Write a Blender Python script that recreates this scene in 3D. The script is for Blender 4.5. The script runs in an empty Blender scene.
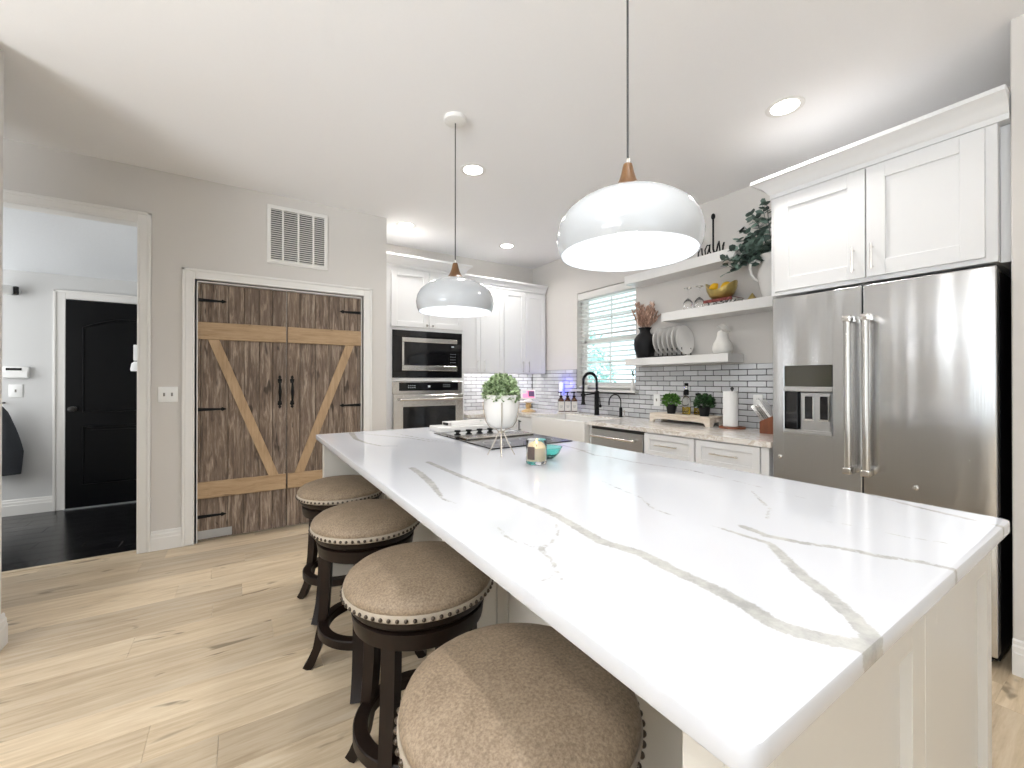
import bpy, bmesh, math, random
from mathutils import Vector, Matrix
random.seed(7)
C = bpy.context.scene.collection
sc = bpy.context.scene
PI = math.pi

# ------------------------------------------------------------------ camera, world, light, exposure
CAM_H, CAM_YAW, CAM_PITCH, CAM_F = 1.257, 32.7, 0.2, 420.5
cam_d = bpy.data.cameras.new('camera'); cam = bpy.data.objects.new('camera', cam_d); C.objects.link(cam)
cam.location = (0, 0, CAM_H)
cam.rotation_euler = (math.radians(90 + CAM_PITCH), 0, math.radians(-CAM_YAW))
cam_d.sensor_width = 36; cam_d.lens = CAM_F / 1024 * 36; cam_d.shift_y = -5 / 1024
cam_d.clip_start = 0.02; cam_d.clip_end = 200
sc.camera = cam
sc.view_settings.view_transform = 'Standard'; sc.view_settings.look = 'None'
sc.view_settings.gamma = 1; sc.view_settings.use_curve_mapping = False
sc.view_settings.exposure = 0.0

world = bpy.data.worlds.new('sky'); sc.world = world; world.use_nodes = True
wb = world.node_tree.nodes['Background']
wb.inputs[0].default_value = (0.87, 0.95, 1.0, 1); wb.inputs[1].default_value = 2.0

def area(name, loc, direction, sx, sy, power, color=(1, 1, 1), shape='RECTANGLE', spread=180):
    d = bpy.data.lights.new(name, 'AREA'); d.shape = shape; d.size = sx
    if shape in ('RECTANGLE', 'ELLIPSE'): d.size_y = sy
    d.energy = power; d.color = color; d.spread = math.radians(spread)
    o = bpy.data.objects.new(name, d); C.objects.link(o); o.location = loc
    o.rotation_euler = Vector(direction).to_track_quat('-Z', 'Y').to_euler()
    return o

# added fill lamps, unseen behind and beside camera, tilted up to brighten the ceiling
area('rear_fill', (-0.9, -3.95, 1.25), (0, 1, 1.7), 3.2, 2.1, 20, (0.88, 0.94, 1.0), spread=110)
area('side_fill', (-4.45, -0.9, 1.3), (1, 0.5, 1.6), 2.6, 2.0, 330, (0.88, 0.94, 1.0), spread=110)
area('entry_fill', (-3.05, 5.0, 1.5), (1, 0, 0), 1.2, 1.6, 33, (0.97, 0.985, 1.0))  # added cool lamp at the unseen left side of the entry, as daylight
area('undercabinet_fill', (2.75, 4.62, 1.34), (0, 0.25, -1), 1.2, 0.03, 3.6, (1, 0.98, 0.96))  # added strip lamp, hidden under the uppers to brighten the corner tiles

sd = bpy.data.lights.new('sun', 'SUN'); sd.energy = 5.0; sd.angle = 0.03; sd.color = (1, .98, .94)
so = bpy.data.objects.new('sun', sd); C.objects.link(so); so.rotation_euler = Vector((0.55, 0.25, -1)).to_track_quat('-Z', 'Y').to_euler()

# ------------------------------------------------------------------ materials
def srgb(r, g, b):
    f = lambda c: (c / 255 / 12.92) if c / 255 <= 0.04045 else ((c / 255 + 0.055) / 1.055) ** 2.4
    return (f(r), f(g), f(b), 1)

class NT:
    def __init__(self, name):
        self.m = bpy.data.materials.new(name); self.m.use_nodes = True
        self.t = self.m.node_tree; self.p = self.t.nodes['Principled BSDF']; self.out = self.t.nodes['Material Output']
    def n(self, typ, **kw):
        nd = self.t.nodes.new(typ)
        for k, v in kw.items():
            if k.startswith('_'): setattr(nd, k[1:], v)
            else:
                key = int(k[1:]) if k[0] == 'i' and k[1:].isdigit() else k.replace('__', ' ')
                if isinstance(v, bpy.types.NodeSocket): self.t.links.new(v, nd.inputs[key])
                else: nd.inputs[key].default_value = v
        return nd
    def set(self, **kw):
        for k, v in kw.items():
            s = self.p.inputs[k.replace('__', ' ')]
            if isinstance(v, bpy.types.NodeSocket): self.t.links.new(v, s)
            else: s.default_value = v
        return self
    def obj(self, scale=(1, 1, 1), loc=(0, 0, 0), rot=(0, 0, 0)):
        tc = self.n('ShaderNodeTexCoord')
        return self.n('ShaderNodeMapping', Vector=tc.outputs['Object'], Scale=scale, Location=loc, Rotation=rot).outputs[0]
    def noise(self, vec, scale=5, detail=3, rough=0.5, dist=0.0):
        return self.n('ShaderNodeTexNoise', Vector=vec, Scale=scale, Detail=detail, Roughness=rough, Distortion=dist).outputs['Fac']
    def ramp(self, fac, stops, interp='LINEAR'):
        r = self.n('ShaderNodeValToRGB', Fac=fac); cr = r.color_ramp; cr.interpolation = interp
        while len(cr.elements) < len(stops): cr.elements.new(0.5)
        for e, (p, c) in zip(cr.elements, stops): e.position = p; e.color = c
        return r.outputs[0]
    def mix(self, fac, a, b, mode='MIX'):
        nd = self.t.nodes.new('ShaderNodeMix'); nd.data_type = 'RGBA'; nd.blend_type = mode
        for s, v in ((nd.inputs[0], fac), (nd.inputs[6], a), (nd.inputs[7], b)):
            if isinstance(v, bpy.types.NodeSocket): self.t.links.new(v, s)
            else: s.default_value = v
        return nd.outputs[2]
    def math(self, op, a, b=0.0, clamp=False):
        nd = self.t.nodes.new('ShaderNodeMath'); nd.operation = op; nd.use_clamp = clamp
        for s, v in ((nd.inputs[0], a), (nd.inputs[1], b)):
            if isinstance(v, bpy.types.NodeSocket): self.t.links.new(v, s)
            else: s.default_value = v
        return nd.outputs[0]
    def bump(self, h, strength=0.2, dist=0.01):
        b = self.n('ShaderNodeBump', Height=h, Strength=strength, Distance=dist)
        self.t.links.new(b.outputs[0], self.p.inputs['Normal']); return self
    def island(self):
        return self.n('ShaderNodeNewGeometry').outputs['Random Per Island']

def plain(name, col, rough=0.5, metal=0.0, var=0.04, scale=30, bump=0.0, **kw):
    t = NT(name); f = t.noise(t.obj(), scale, 3)
    c2 = tuple(max(0, c * (1 - var * 2)) for c in col[:3]) + (1,)
    t.set(Base__Color=t.mix(f, col, c2), Roughness=rough, Metallic=metal, **kw)
    if bump: t.bump(f, bump, 0.002)
    return t.m

def emit(name, col, strength):
    t = NT(name); t.set(Base__Color=col, Emission__Color=col, Emission__Strength=strength, Roughness=0.6); return t.m

M = {}
M['wall'] = plain('wall paint greige', srgb(210, 206, 201), 0.7, var=0.01, scale=120, bump=0.03)
M['ceiling'] = plain('ceiling paint', srgb(240, 239, 239), 0.75, var=0.01, scale=90, bump=0.03)
M['entry_wall'] = plain('entry wall paint', srgb(208, 208, 207), 0.7, var=0.015, scale=120, bump=0.05)
M['entry_ceiling'] = plain('entry ceiling texture', srgb(226, 228, 230), 0.8, var=0.03, scale=60, bump=0.5)
M['trim'] = plain('white trim gloss', srgb(228, 226, 222), 0.35, var=0.005)
M['cab'] = plain('white cabinet lacquer', srgb(224, 224, 224), 0.32, var=0.005)
M['island'] = plain('island cabinet paint', srgb(206, 202, 194), 0.38, var=0.01)
M['shelf'] = plain('white shelf lacquer', srgb(226, 225, 223), 0.4, var=0.01)
M['chrome'] = plain('polished nickel', (0.75, 0.73, 0.70, 1), 0.15, 1.0, var=0.01)
M['darksteel'] = plain('dark steel', (0.06, 0.06, 0.06, 1), 0.35, 0.8)
M['black'] = plain('matte black metal', (0.003, 0.003, 0.0035, 1), 0.5, var=0.1, Specular__IOR__Level=0.25)
M['blackgloss'] = plain('black glass', (0.006, 0.006, 0.007, 1), 0.06, var=0.0)
M['blackplastic'] = plain('black plastic', (0.005, 0.005, 0.006, 1), 0.45, Specular__IOR__Level=0.3)
M['whiteplastic'] = plain('white plastic', srgb(238, 238, 236), 0.4, var=0.01)
M['ceramic'] = plain('white ceramic glaze', srgb(226, 224, 221), 0.22, var=0.01)
M['matteceramic'] = plain('ridged white ceramic', srgb(235, 233, 228), 0.5, var=0.03, scale=90, bump=0.25)
M['blackvase'] = plain('matte black ceramic', (0.006, 0.006, 0.007, 1), 0.6, var=0.2, scale=60, bump=0.1, Specular__IOR__Level=0.3)
M['porcelain'] = plain('fireclay', srgb(224, 222, 218), 0.25, var=0.01)
M['shade_white'] = plain('white enamel shade', srgb(190, 194, 198), 0.12, var=0.0, Coat__Weight=0.4)
M['gap'] = plain('shadow gap dark', (0.02, 0.02, 0.02, 1), 0.8)
M['soap'] = plain('amber glass bottle', (0.09, 0.03, 0.01, 1), 0.12, var=0.05)
M['label'] = plain('paper label', srgb(236, 232, 226), 0.6)
M['ink'] = plain('printed ink', (0.05, 0.05, 0.05, 1), 0.6)
M['greyink'] = plain('grey print', (0.25, 0.25, 0.25, 1), 0.6)
M['lemon'] = plain('lemon peel', srgb(244, 190, 20), 0.4, var=0.06, scale=80, bump=0.2)
M['wax'] = plain('candle wax', srgb(250, 236, 205), 0.4, Subsurface__Weight=0.3)
M['greywood'] = plain('grey brown label wood', srgb(150, 132, 124), 0.6, var=0.2, scale=60)
M['paper'] = plain('paper towel', srgb(245, 245, 243), 0.85, var=0.03, scale=200, bump=0.2)
M['cord'] = plain('black cord', (0.05, 0.05, 0.055, 1), 0.5)
M['coat'] = plain('charcoal cloth', (0.05, 0.055, 0.065, 1), 0.9, var=0.2, scale=120, bump=0.3)
M['kick'] = plain('brushed grey plate', (0.42, 0.43, 0.44, 1), 0.35, 0.8)
M['iron'] = plain('forged black iron', (0.003, 0.003, 0.003, 1), 0.55, var=0.2, scale=90, bump=0.2, Specular__IOR__Level=0.25)
M['blackdoor'] = plain('black painted door', (0.0012, 0.0016, 0.0026, 1), 0.30, var=0.1, Specular__IOR__Level=0.22)
M['bark'] = plain('tree bark', (0.09, 0.06, 0.04, 1), 0.9, var=0.3, scale=20, bump=0.5)
M['gold'] = plain('gold leaf metal', (0.62, 0.48, 0.17, 1), 0.3, 0.75, var=0.25, scale=25, bump=0.2)
M['brass'] = plain('champagne wire', (0.66, 0.60, 0.52, 1), 0.25, 1.0)
M['lamp_on'] = emit('lit lens', (1.0, 0.97, 0.93, 1), 9)
M['bulb_on'] = emit('lit bulb', (1.0, 0.98, 0.96, 1), 14)
M['flame'] = emit('candle flame', (1.0, 0.62, 0.15, 1), 6)
M['blue_on'] = emit('blue night light', (0.16, 0.18, 1.0, 1), 1.6)
M['screen_pink'] = emit('lit screen', (0.85, 0.25, 0.42, 1), 0.8)
M['screen_dark'] = emit('lit screen photo', (0.10, 0.05, 0.12, 1), 0.5)
M['display'] = emit('oven clock digits', (0.5, 0.54, 0.58, 1), 0.3)

def glass(name, col=(1, 1, 1, 1), rough=0.0, ior=1.45):
    t = NT(name); t.set(Base__Color=col, Roughness=rough, IOR=ior, Transmission__Weight=1.0); return t.m
M['glass'] = glass('clear glass')
M['teal'] = glass('teal glass', (0.35, 0.88, 0.83, 1), 0.05)
M['oil'] = glass('golden oil', (0.80, 0.58, 0.08, 1), 0.02, 1.3)
def pane_mat():
    t = NT('window pane'); tr = t.n('ShaderNodeBsdfTransparent', Color=(0.93, 0.97, 0.98, 1)); gl = t.n('ShaderNodeBsdfGlossy', Roughness=0.02)
    fr = t.n('ShaderNodeFresnel', IOR=1.4)
    bf = t.math('SUBTRACT', 1.0, t.n('ShaderNodeNewGeometry').outputs['Backfacing'])
    mx = t.n('ShaderNodeMixShader', i0=t.math('MULTIPLY', fr.outputs[0], bf), i1=tr.outputs[0], i2=gl.outputs[0])
    t.t.links.new(mx.outputs[0], t.out.inputs[0]); return t.m
M['pane'] = pane_mat()

def steel(name, axis='z', base=(0.60, 0.605, 0.61, 1), rough=0.24, wob=0.75):
    t = NT(name)
    s = (160, 160, 1.2) if axis == 'z' else (160, 1.2, 160)
    f = t.noise(t.obj(s), 3, 4)
    t.set(Base__Color=t.mix(f, base, tuple(c * 0.9 for c in base[:3]) + (1,)), Metallic=1.0,
          Roughness=t.math('MULTIPLY_ADD', f, 0.1, ) if False else rough)
    w = t.noise(t.obj((7, 7, 0.55) if axis == 'z' else (7, .55, 7)), 1.2, 1)
    h = t.math('ADD', t.math('MULTIPLY', f, 0.015), w)
    t.bump(h, wob, 0.02); return t.m
M['steel'] = steel('brushed stainless')
M['steel_h'] = steel('brushed stainless flat', 'y', wob=0.05, rough=0.28)
M['steel_warm'] = steel('bright stainless', 'y', (0.72, 0.70, 0.67, 1), 0.2, 0.05)

def wood(name, c1, c2, c3, grain=(1.2, 14, 14), rough=0.6, isl=0.35, knots=True, bump=0.12, spec=0.5):
    t = NT(name); isr = t.island()
    tc = t.n('ShaderNodeTexCoord')
    off = t.n('ShaderNodeCombineXYZ', X=t.math('MULTIPLY', isr, 37.0), Y=t.math('MULTIPLY', isr, 53.0), Z=t.math('MULTIPLY', isr, 71.0))
    add = t.n('ShaderNodeVectorMath', _operation='ADD', i0=tc.outputs['Object'], i1=off.outputs[0])
    v = t.n('ShaderNodeMapping', Vector=add.outputs[0], Scale=grain).outputs[0]
    f1 = t.noise(v, 2.2, 8, 0.65, 0.9); f2 = t.noise(v, 9, 4, 0.6)
    g = t.math('ADD', t.math('MULTIPLY', f1, 0.75), t.math('MULTIPLY', f2, 0.25))
    col = t.ramp(g, [(0.30, c1), (0.50, c2), (0.70, c3)])
    tone = t.ramp(isr, [(0.0, (1 - isl, 1 - isl, 1 - isl * 0.95, 1)), (1.0, (1, 1, 1, 1))])
    col = t.mix(1.0, col, tone, 'MULTIPLY')
    if knots:
        kv = t.n('ShaderNodeMapping', Vector=add.outputs[0], Scale=tuple(0.8 + 0.22 * (g_ - 1.2) for g_ in grain)).outputs[0]
        k = t.ramp(t.noise(kv, 5.0, 2, 0.45, 0.8), [(0.655, (0, 0, 0, 1)), (0.72, (1, 1, 1, 1))])
        col = t.mix(t.math('MULTIPLY', k, 0.75), col, tuple(c * 0.35 for c in c1[:3]) + (1,))
    t.set(Base__Color=col, Roughness=rough, Specular__IOR__Level=spec); t.bump(g, bump, 0.006); return t.m
M['floor'] = wood('oak vinyl plank', srgb(178, 156, 126), srgb(210, 190, 160), srgb(228, 213, 188), (0.75, 9, 9), 0.42, 0.30, True, 0.04)
M['barn'] = wood('weathered barn wood', srgb(70, 56, 46), srgb(132, 113, 96), srgb(206, 188, 168), (16, 16, 1.5), 0.75, 0.35, True, 0.5)
M['pine'] = wood('stained pine rail', srgb(140, 112, 80), srgb(174, 145, 110), srgb(192, 165, 132), (1.6, 16, 16), 0.6, 0.12, True, 0.1)
M['pine_diag'] = wood('stained pine brace', srgb(150, 122, 90), srgb(178, 149, 114), srgb(194, 167, 134), (14, 14, 1.6), 0.6, 0.12, False, 0.1)
M['espresso'] = wood('espresso stained wood', srgb(16, 9, 5), srgb(26, 15, 9), srgb(36, 22, 13), (10, 10, 1.2), 0.42, 0.1, False, 0.05, 0.25)
M['walnut'] = wood('pendant walnut', srgb(84, 56, 32), srgb(108, 76, 46), srgb(124, 90, 56), (10, 10, 2), 0.45, 0.0, False, 0.05)
M['block'] = wood('knife block wood', srgb(96, 50, 26), srgb(124, 68, 38), srgb(140, 80, 46), (10, 10, 1.5), 0.5, 0.05, False)
M['whitewash'] = wood('whitewashed wood', srgb(190, 170, 146), srgb(224, 212, 196), srgb(238, 230, 220), (10, 1.5, 10), 0.7, 0.1, True)
M['paleoak'] = wood('pale turned wood', srgb(200, 166, 112), srgb(222, 190, 138), srgb(232, 206, 160), (10, 10, 2), 0.5, 0.0, False)
M['entry_floor'] = wood('dark stained entry plank', (0.003, 0.003, 0.0035, 1), (0.006, 0.006, 0.007, 1), (0.014, 0.013, 0.014, 1), (1, 8, 8), 0.22, 0.5, False, 0.1)

def fabric():
    t = NT('taupe leatherette'); v = t.obj()
    f = t.noise(v, 14, 4, 0.6); f2 = t.noise(v, 170, 3, 0.7)
    g = t.math('ADD', t.math('MULTIPLY', f, 0.25), t.math('MULTIPLY', f2, 0.75))
    t.set(Base__Color=t.ramp(g, [(0.3, srgb(108, 93, 76)), (0.5, srgb(142, 124, 103)), (0.7, srgb(168, 150, 128))]), Roughness=0.62)
    t.bump(f2, 0.12, 0.003); return t.m
M['seat'] = fabric()

def quartz():
    t = NT('white veined quartz')
    at = t.n('ShaderNodeAttribute', _attribute_name='vein')
    tc = t.n('ShaderNodeTexCoord').outputs['Object']
    nz = t.noise(tc, 55, 6, 0.75, 0.4); nz2 = t.noise(tc, 260, 4, 0.7)
    d = t.math('ADD', at.outputs['Fac'], t.math('MULTIPLY', t.math('SUBTRACT', nz, 0.5), 0.022))
    d = t.math('ADD', d, t.math('MULTIPLY', t.math('SUBTRACT', nz2, 0.5), 0.006))
    m = t.ramp(t.math('MULTIPLY_ADD', d, -90.0) if False else t.math('ADD', t.math('MULTIPLY', d, -260.0), 0.5, True), [(0, (0, 0, 0, 1)), (1, (1, 1, 1, 1))])
    cloud = t.ramp(t.noise(tc, 3.0, 5, 0.6, 0.8), [(0.45, (0, 0, 0, 1)), (0.8, (1, 1, 1, 1))])
    white = t.mix(t.math('MULTIPLY', cloud, 0.10), srgb(205, 207, 212), srgb(190, 192, 195))
    vcol = t.ramp(t.noise(tc, 22, 5, 0.7), [(0.35, srgb(158, 158, 155)), (0.65, srgb(190, 189, 184))])
    t.set(Base__Color=t.mix(t.math('MULTIPLY', m, 0.95), white, vcol), Roughness=0.10); return t.m
M['quartz'] = quartz()
def stone():
    t = NT('taupe veined quartz'); tc = t.obj((2.2, .7, 1))
    f = t.noise(tc, 6, 6, 0.65, 1.6)
    t.set(Base__Color=t.ramp(f, [(0.44, srgb(228, 225, 221)), (0.5, srgb(198, 188, 176)), (0.55, srgb(228, 225, 221)), (0.70, srgb(218, 212, 205))]), Roughness=0.12); return t.m
M['stone'] = stone()
def tile_mat():
    t = NT('glazed grey subway tile'); r = t.island()
    t.set(Base__Color=t.ramp(r, [(0, srgb(186, 187, 189)), (1, srgb(212, 213, 215))]), Roughness=0.16)
    t.bump(t.noise(t.obj(), 25, 2), 0.06, 0.01); return t.m
M['tile'] = tile_mat()
M['grout'] = plain('charcoal grout', srgb(66, 64, 64), 0.9)
def leafmat(name, c1, c2, rough=0.5):
    t = NT(name); t.set(Base__Color=t.ramp(t.island(), [(0, c1), (0.55, c2), (1, tuple(min(1, c * 1.5) for c in c2[:3]) + (1,))]), Roughness=rough); return t.m
M['leaf_boxwood'] = leafmat('boxwood leaves', srgb(84, 112, 62), srgb(172, 190, 150))
M['leaf_herb'] = leafmat('herb leaves', srgb(34, 70, 20), srgb(84, 130, 50))
M['leaf_dark'] = leafmat('dark herb leaves', srgb(16, 40, 18), srgb(48, 84, 42))
M['leaf_euc'] = leafmat('eucalyptus leaves', srgb(28, 38, 34), srgb(98, 118, 108))
M['leaf_tree'] = leafmat('garden tree leaves', srgb(130, 176, 164), srgb(196, 228, 222))
M['pampas'] = leafmat('dried grass plumes', srgb(140, 108, 90), srgb(188, 156, 138), 0.9)
def bookspine(name, a, b):
    t = NT(name); f = t.noise(t.obj((1, 1, 1)), 60, 3, 0.7)
    t.set(Base__Color=t.ramp(f, [(0.45, a), (0.55, b)]), Roughness=0.5); return t.m
M['book_red'] = bookspine('red book cover', srgb(96, 34, 30), srgb(150, 70, 62))
M['book_dark'] = bookspine('black book cover', srgb(26, 24, 26), srgb(200, 196, 190))

# ------------------------------------------------------------------ mesh builder
class MB:
    def __init__(self): self.bm = bmesh.new(); self.mi = 0
    def _mat(self, faces):
        for f in faces: f.material_index = self.mi
    def box(self, x0, x1, y0, y1, z0, z1, bev=0.0, seg=1, M=None):
        b = bmesh.new(); bmesh.ops.create_cube(b, size=1)
        for v in b.verts:
            v.co = Vector((x0 + (v.co.x + .5) * (x1 - x0), y0 + (v.co.y + .5) * (y1 - y0), z0 + (v.co.z + .5) * (z1 - z0)))
        if bev: bmesh.ops.bevel(b, geom=b.edges[:], offset=min(bev, 0.45 * min(abs(x1 - x0), abs(y1 - y0), abs(z1 - z0))), segments=seg, affect='EDGES', profile=0.5)
        return self._merge(b, M)
    def _merge(self, b, M=None):
        if M is not None: b.transform(M)
        mp = {}
        for v in b.verts: mp[v] = self.bm.verts.new(v.co)
        for f in b.faces:
            try: nf = self.bm.faces.new([mp[v] for v in f.verts]); nf.material_index = self.mi
            except ValueError: pass
        b.free(); return self
    def lathe(self, prof, cx=0, cy=0, cz=0, n=32, M=None, sx=1, sy=1):
        b = bmesh.new(); rings = []
        for r, z in prof:
            if r < 1e-6: rings.append([b.verts.new((cx, cy, cz + z))])
            else: rings.append([b.verts.new((cx + sx * r * math.cos(2 * PI * k / n), cy + sy * r * math.sin(2 * PI * k / n), cz + z)) for k in range(n)])
        for a, c in zip(rings, rings[1:]):
            for k in range(n):
                k2 = (k + 1) % n
                if len(a) == 1 and len(c) == 1: continue
                if len(a) == 1: b.faces.new((a[0], c[k2], c[k]))
                elif len(c) == 1: b.faces.new((a[k], a[k2], c[0]))
                else: b.faces.new((a[k], a[k2], c[k2], c[k]))
        bmesh.ops.recalc_face_normals(b, faces=b.faces[:])
        return self._merge(b, M)
    def cyl(self, cx, cy, z0, z1, r, n=24, r2=None, M=None):
        r2 = r if r2 is None else r2
        return self.lathe([(0, z0), (r, z0), (r2, z1), (0, z1)], cx, cy, 0, n, M)
    def tube(self, pts, r, n=8, closed=False, caps=True):
        pts = [Vector(p) for p in pts]; b = bmesh.new(); rings = []; N = len(pts)
        rs = r if isinstance(r, (list, tuple)) else [r] * N
        up = None
        for i, p in enumerate(pts):
            if closed: t = pts[(i + 1) % N] - pts[i - 1]
            else: t = pts[min(i + 1, N - 1)] - pts[max(i - 1, 0)]
            t.normalize()
            if up is None:
                up = Vector((0, 0, 1)) if abs(t.z) < 0.9 else Vector((1, 0, 0))
            u = (up - t * up.dot(t)).normalized(); w = t.cross(u); up = u
            rings.append([b.verts.new(p + (u * math.cos(2 * PI * k / n) + w * math.sin(2 * PI * k / n)) * rs[i]) for k in range(n)])
        pairs = list(zip(rings, rings[1:])) + ([(rings[-1], rings[0])] if closed else [])
        for a, c in pairs:
            for k in range(n): b.faces.new((a[k], a[(k + 1) % n], c[(k + 1) % n], c[k]))
        if caps and not closed: b.faces.new(rings[0][::-1]); b.faces.new(rings[-1])
        bmesh.ops.recalc_face_normals(b, faces=b.faces[:])
        return self._merge(b)
    def rectsweep(self, pts, w, d, side):
        """square-section bar along pts; w measured along vector side, d across"""
        b = bmesh.new(); rings = []; s = Vector(side).normalized(); N = len(pts); pts = [Vector(p) for p in pts]
        ws = w if isinstance(w, (list, tuple)) else [w] * N; ds = d if isinstance(d, (list, tuple)) else [d] * N
        for i, p in enumerate(pts):
            t = (pts[min(i + 1, N - 1)] - pts[max(i - 1, 0)]).normalized(); q = t.cross(s).normalized()
            rings.append([b.verts.new(p + s * a * ws[i] / 2 + q * c * ds[i] / 2) for a, c in ((-1, -1), (1, -1), (1, 1), (-1, 1))])
        for a, c in zip(rings, rings[1:]):
            for k in range(4): b.faces.new((a[k], a[(k + 1) % 4], c[(k + 1) % 4], c[k]))
        b.faces.new(rings[0][::-1]); b.faces.new(rings[-1])
        bmesh.ops.recalc_face_normals(b, faces=b.faces[:])
        return self._merge(b)
    def prism(self, poly, h0, h1, f):
        """poly of 2D points extruded from h0 to h1; f(a, b, h) gives the 3D point"""
        b = bmesh.new(); A = [b.verts.new(f(x, y, h0)) for x, y in poly]; B = [b.verts.new(f(x, y, h1)) for x, y in poly]
        n = len(poly)
        for k in range(n): b.faces.new((A[k], A[(k + 1) % n], B[(k + 1) % n], B[k]))
        b.faces.new(A[::-1]); b.faces.new(B)
        bmesh.ops.recalc_face_normals(b, faces=b.faces[:])
        return self._merge(b)
    def ball(self, c, r, n=12, sz=1.0, M=None):
        prof = [(r * math.sin(PI * k / n), -r * sz * math.cos(PI * k / n)) for k in range(n + 1)]
        prof[0] = (0, -r * sz); prof[-1] = (0, r * sz)
        return self.lathe(prof, c[0], c[1], c[2], n * 2, M)
    def quad(self, pts):
        vs = [self.bm.verts.new(p) for p in pts]
        f = self.bm.faces.new(vs); f.material_index = self.mi; return self
    def leaf(self, p, d, up, L, W, fold=0.15):
        d = Vector(d).normalized(); s = d.cross(Vector(up))
        if s.length < 1e-3: s = d.cross(Vector((1, .3, .2)))
        s.normalize(); nrm = s.cross(d); p = Vector(p)
        a = p; b_ = p + d * L * .35 + s * W / 2 + nrm * fold * W; c = p + d * L * .75 + s * W * .38 + nrm * fold * W * .7; e = p + d * L
        f = p + d * L * .75 - s * W * .38 + nrm * fold * W * .7; g = p + d * L * .35 - s * W / 2 + nrm * fold * W
        vs = [self.bm.verts.new(q) for q in (a, b_, c, e, f, g)]
        for idx in ((0, 1, 2, 3), (0, 3, 4, 5)):
            fc = self.bm.faces.new([vs[i] for i in idx]); fc.material_index = self.mi
        return self

def wloc(o):
    v = Vector((0, 0, 0))
    while o is not None: v += o.location; o = o.parent
    return v
def tag(o, label=None, cat=None, group=None, kind=None):
    if label: o['label'] = label
    if cat: o['category'] = cat
    if group: o['group'] = group
    if kind: o['kind'] = kind
    return o
def thing(name, label, cat, loc, group=None):
    o = bpy.data.objects.new(name, None); C.objects.link(o); o.location = loc; o.empty_display_size = 0.05
    return tag(o, label, cat, group)
def build(name, mb, mats, parent=None, loc=None, smooth=35, label=None):
    me = bpy.data.meshes.new(name)
    base = wloc(parent) if parent is not None else Vector(loc or (0, 0, 0))
    bmesh.ops.translate(mb.bm, verts=mb.bm.verts[:], vec=-base)
    mb.bm.to_mesh(me); mb.bm.free()
    for m in (mats if isinstance(mats, (list, tuple)) else [mats]): me.materials.append(M[m])
    if smooth:
        me.polygons.foreach_set('use_smooth', [True] * len(me.polygons)); me.set_sharp_from_angle(angle=math.radians(smooth))
    o = bpy.data.objects.new(name, me); C.objects.link(o)
    if parent is not None: o.parent = parent
    else: o.location = base
    if label: o['label'] = label
    return o
def solo(name, mb, mats, label, cat, loc, group=None, smooth=35):
    return tag(build(name, mb, mats, None, loc, smooth), label, cat, group)
def struct(name, mb, mats, smooth=0): return tag(build(name, mb, mats, None, None, smooth), kind='structure')
def copy_tree(o, parent=None):
    c = o.copy(); C.objects.link(c)
    if parent is not None: c.parent = parent
    for ch in list(o.children): copy_tree(ch, c)
    return c

def ray(u, v):
    s, c = math.sin(math.radians(CAM_YAW)), math.cos(math.radians(CAM_YAW)); sp, cp = math.sin(math.radians(CAM_PITCH)), math.cos(math.radians(CAM_PITCH))
    r = (u - 512) / CAM_F; w = -(v - 379) / CAM_F; d = cp - w * sp; w = w * cp + sp
    return Vector((s * d + c * r, c * d - s * r, w))
def on_z(u, v, z): d = ray(u, v); return d * ((z - CAM_H) / d.z) + Vector((0, 0, CAM_H))
def on_x(u, v, x): d = ray(u, v); return d * (x / d.x) + Vector((0, 0, CAM_H))
def on_y(u, v, y): d = ray(u, v); return d * (y / d.y) + Vector((0, 0, CAM_H))

# plane helper: boxes on a facing plane. ax 'x': face normal -X, a runs along Y. ax 'y': face normal -Y, a runs along X. d measured inward from face p
def pb(mb, ax, p, d0, d1, a0, a1, z0, z1, bev=0.0, seg=1):
    if ax == 'x': mb.box(p + d0, p + d1, a0, a1, z0, z1, bev, seg)
    else: mb.box(a0, a1, p + d0, p + d1, z0, z1, bev, seg)
def shaker(mb, ax, p, a0, a1, z0, z1, t=0.02, rail=0.06, rec=0.009):
    pb(mb, ax, p, 0, t, a0, a0 + rail, z0, z1, 0.0015); pb(mb, ax, p, 0, t, a1 - rail, a1, z0, z1, 0.0015)
    pb(mb, ax, p, 0, t, a0 + rail, a1 - rail, z0, z0 + rail, 0.0015); pb(mb, ax, p, 0, t, a0 + rail, a1 - rail, z1 - rail, z1, 0.0015)
    pb(mb, ax, p, rec, t, a0 + rail - .002, a1 - rail + .002, z0 + rail - .002, z1 - rail + .002)
    return mb
def pull(ax, p, a, z, L, vertical=True, r=0.005, stand=0.03):
    mb = MB()
    P = (lambda d, aa, zz: (p + d, aa, zz)) if ax == 'x' else (lambda d, aa, zz: (aa, p + d, zz))
    if vertical:
        mb.tube([P(-stand, a, z - L / 2), P(-stand, a, z + L / 2)], r)
        for s in (-1, 1): mb.tube([P(0, a, z + s * L * .38), P(-stand, a, z + s * L * .38)], r * .9)
    else:
        mb.tube([P(-stand, a - L / 2, z), P(-stand, a + L / 2, z)], r)
        for s in (-1, 1): mb.tube([P(0, a + s * L * .38, z), P(-stand, a + s * L * .38, z)], r * .9)
    return mb
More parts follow.
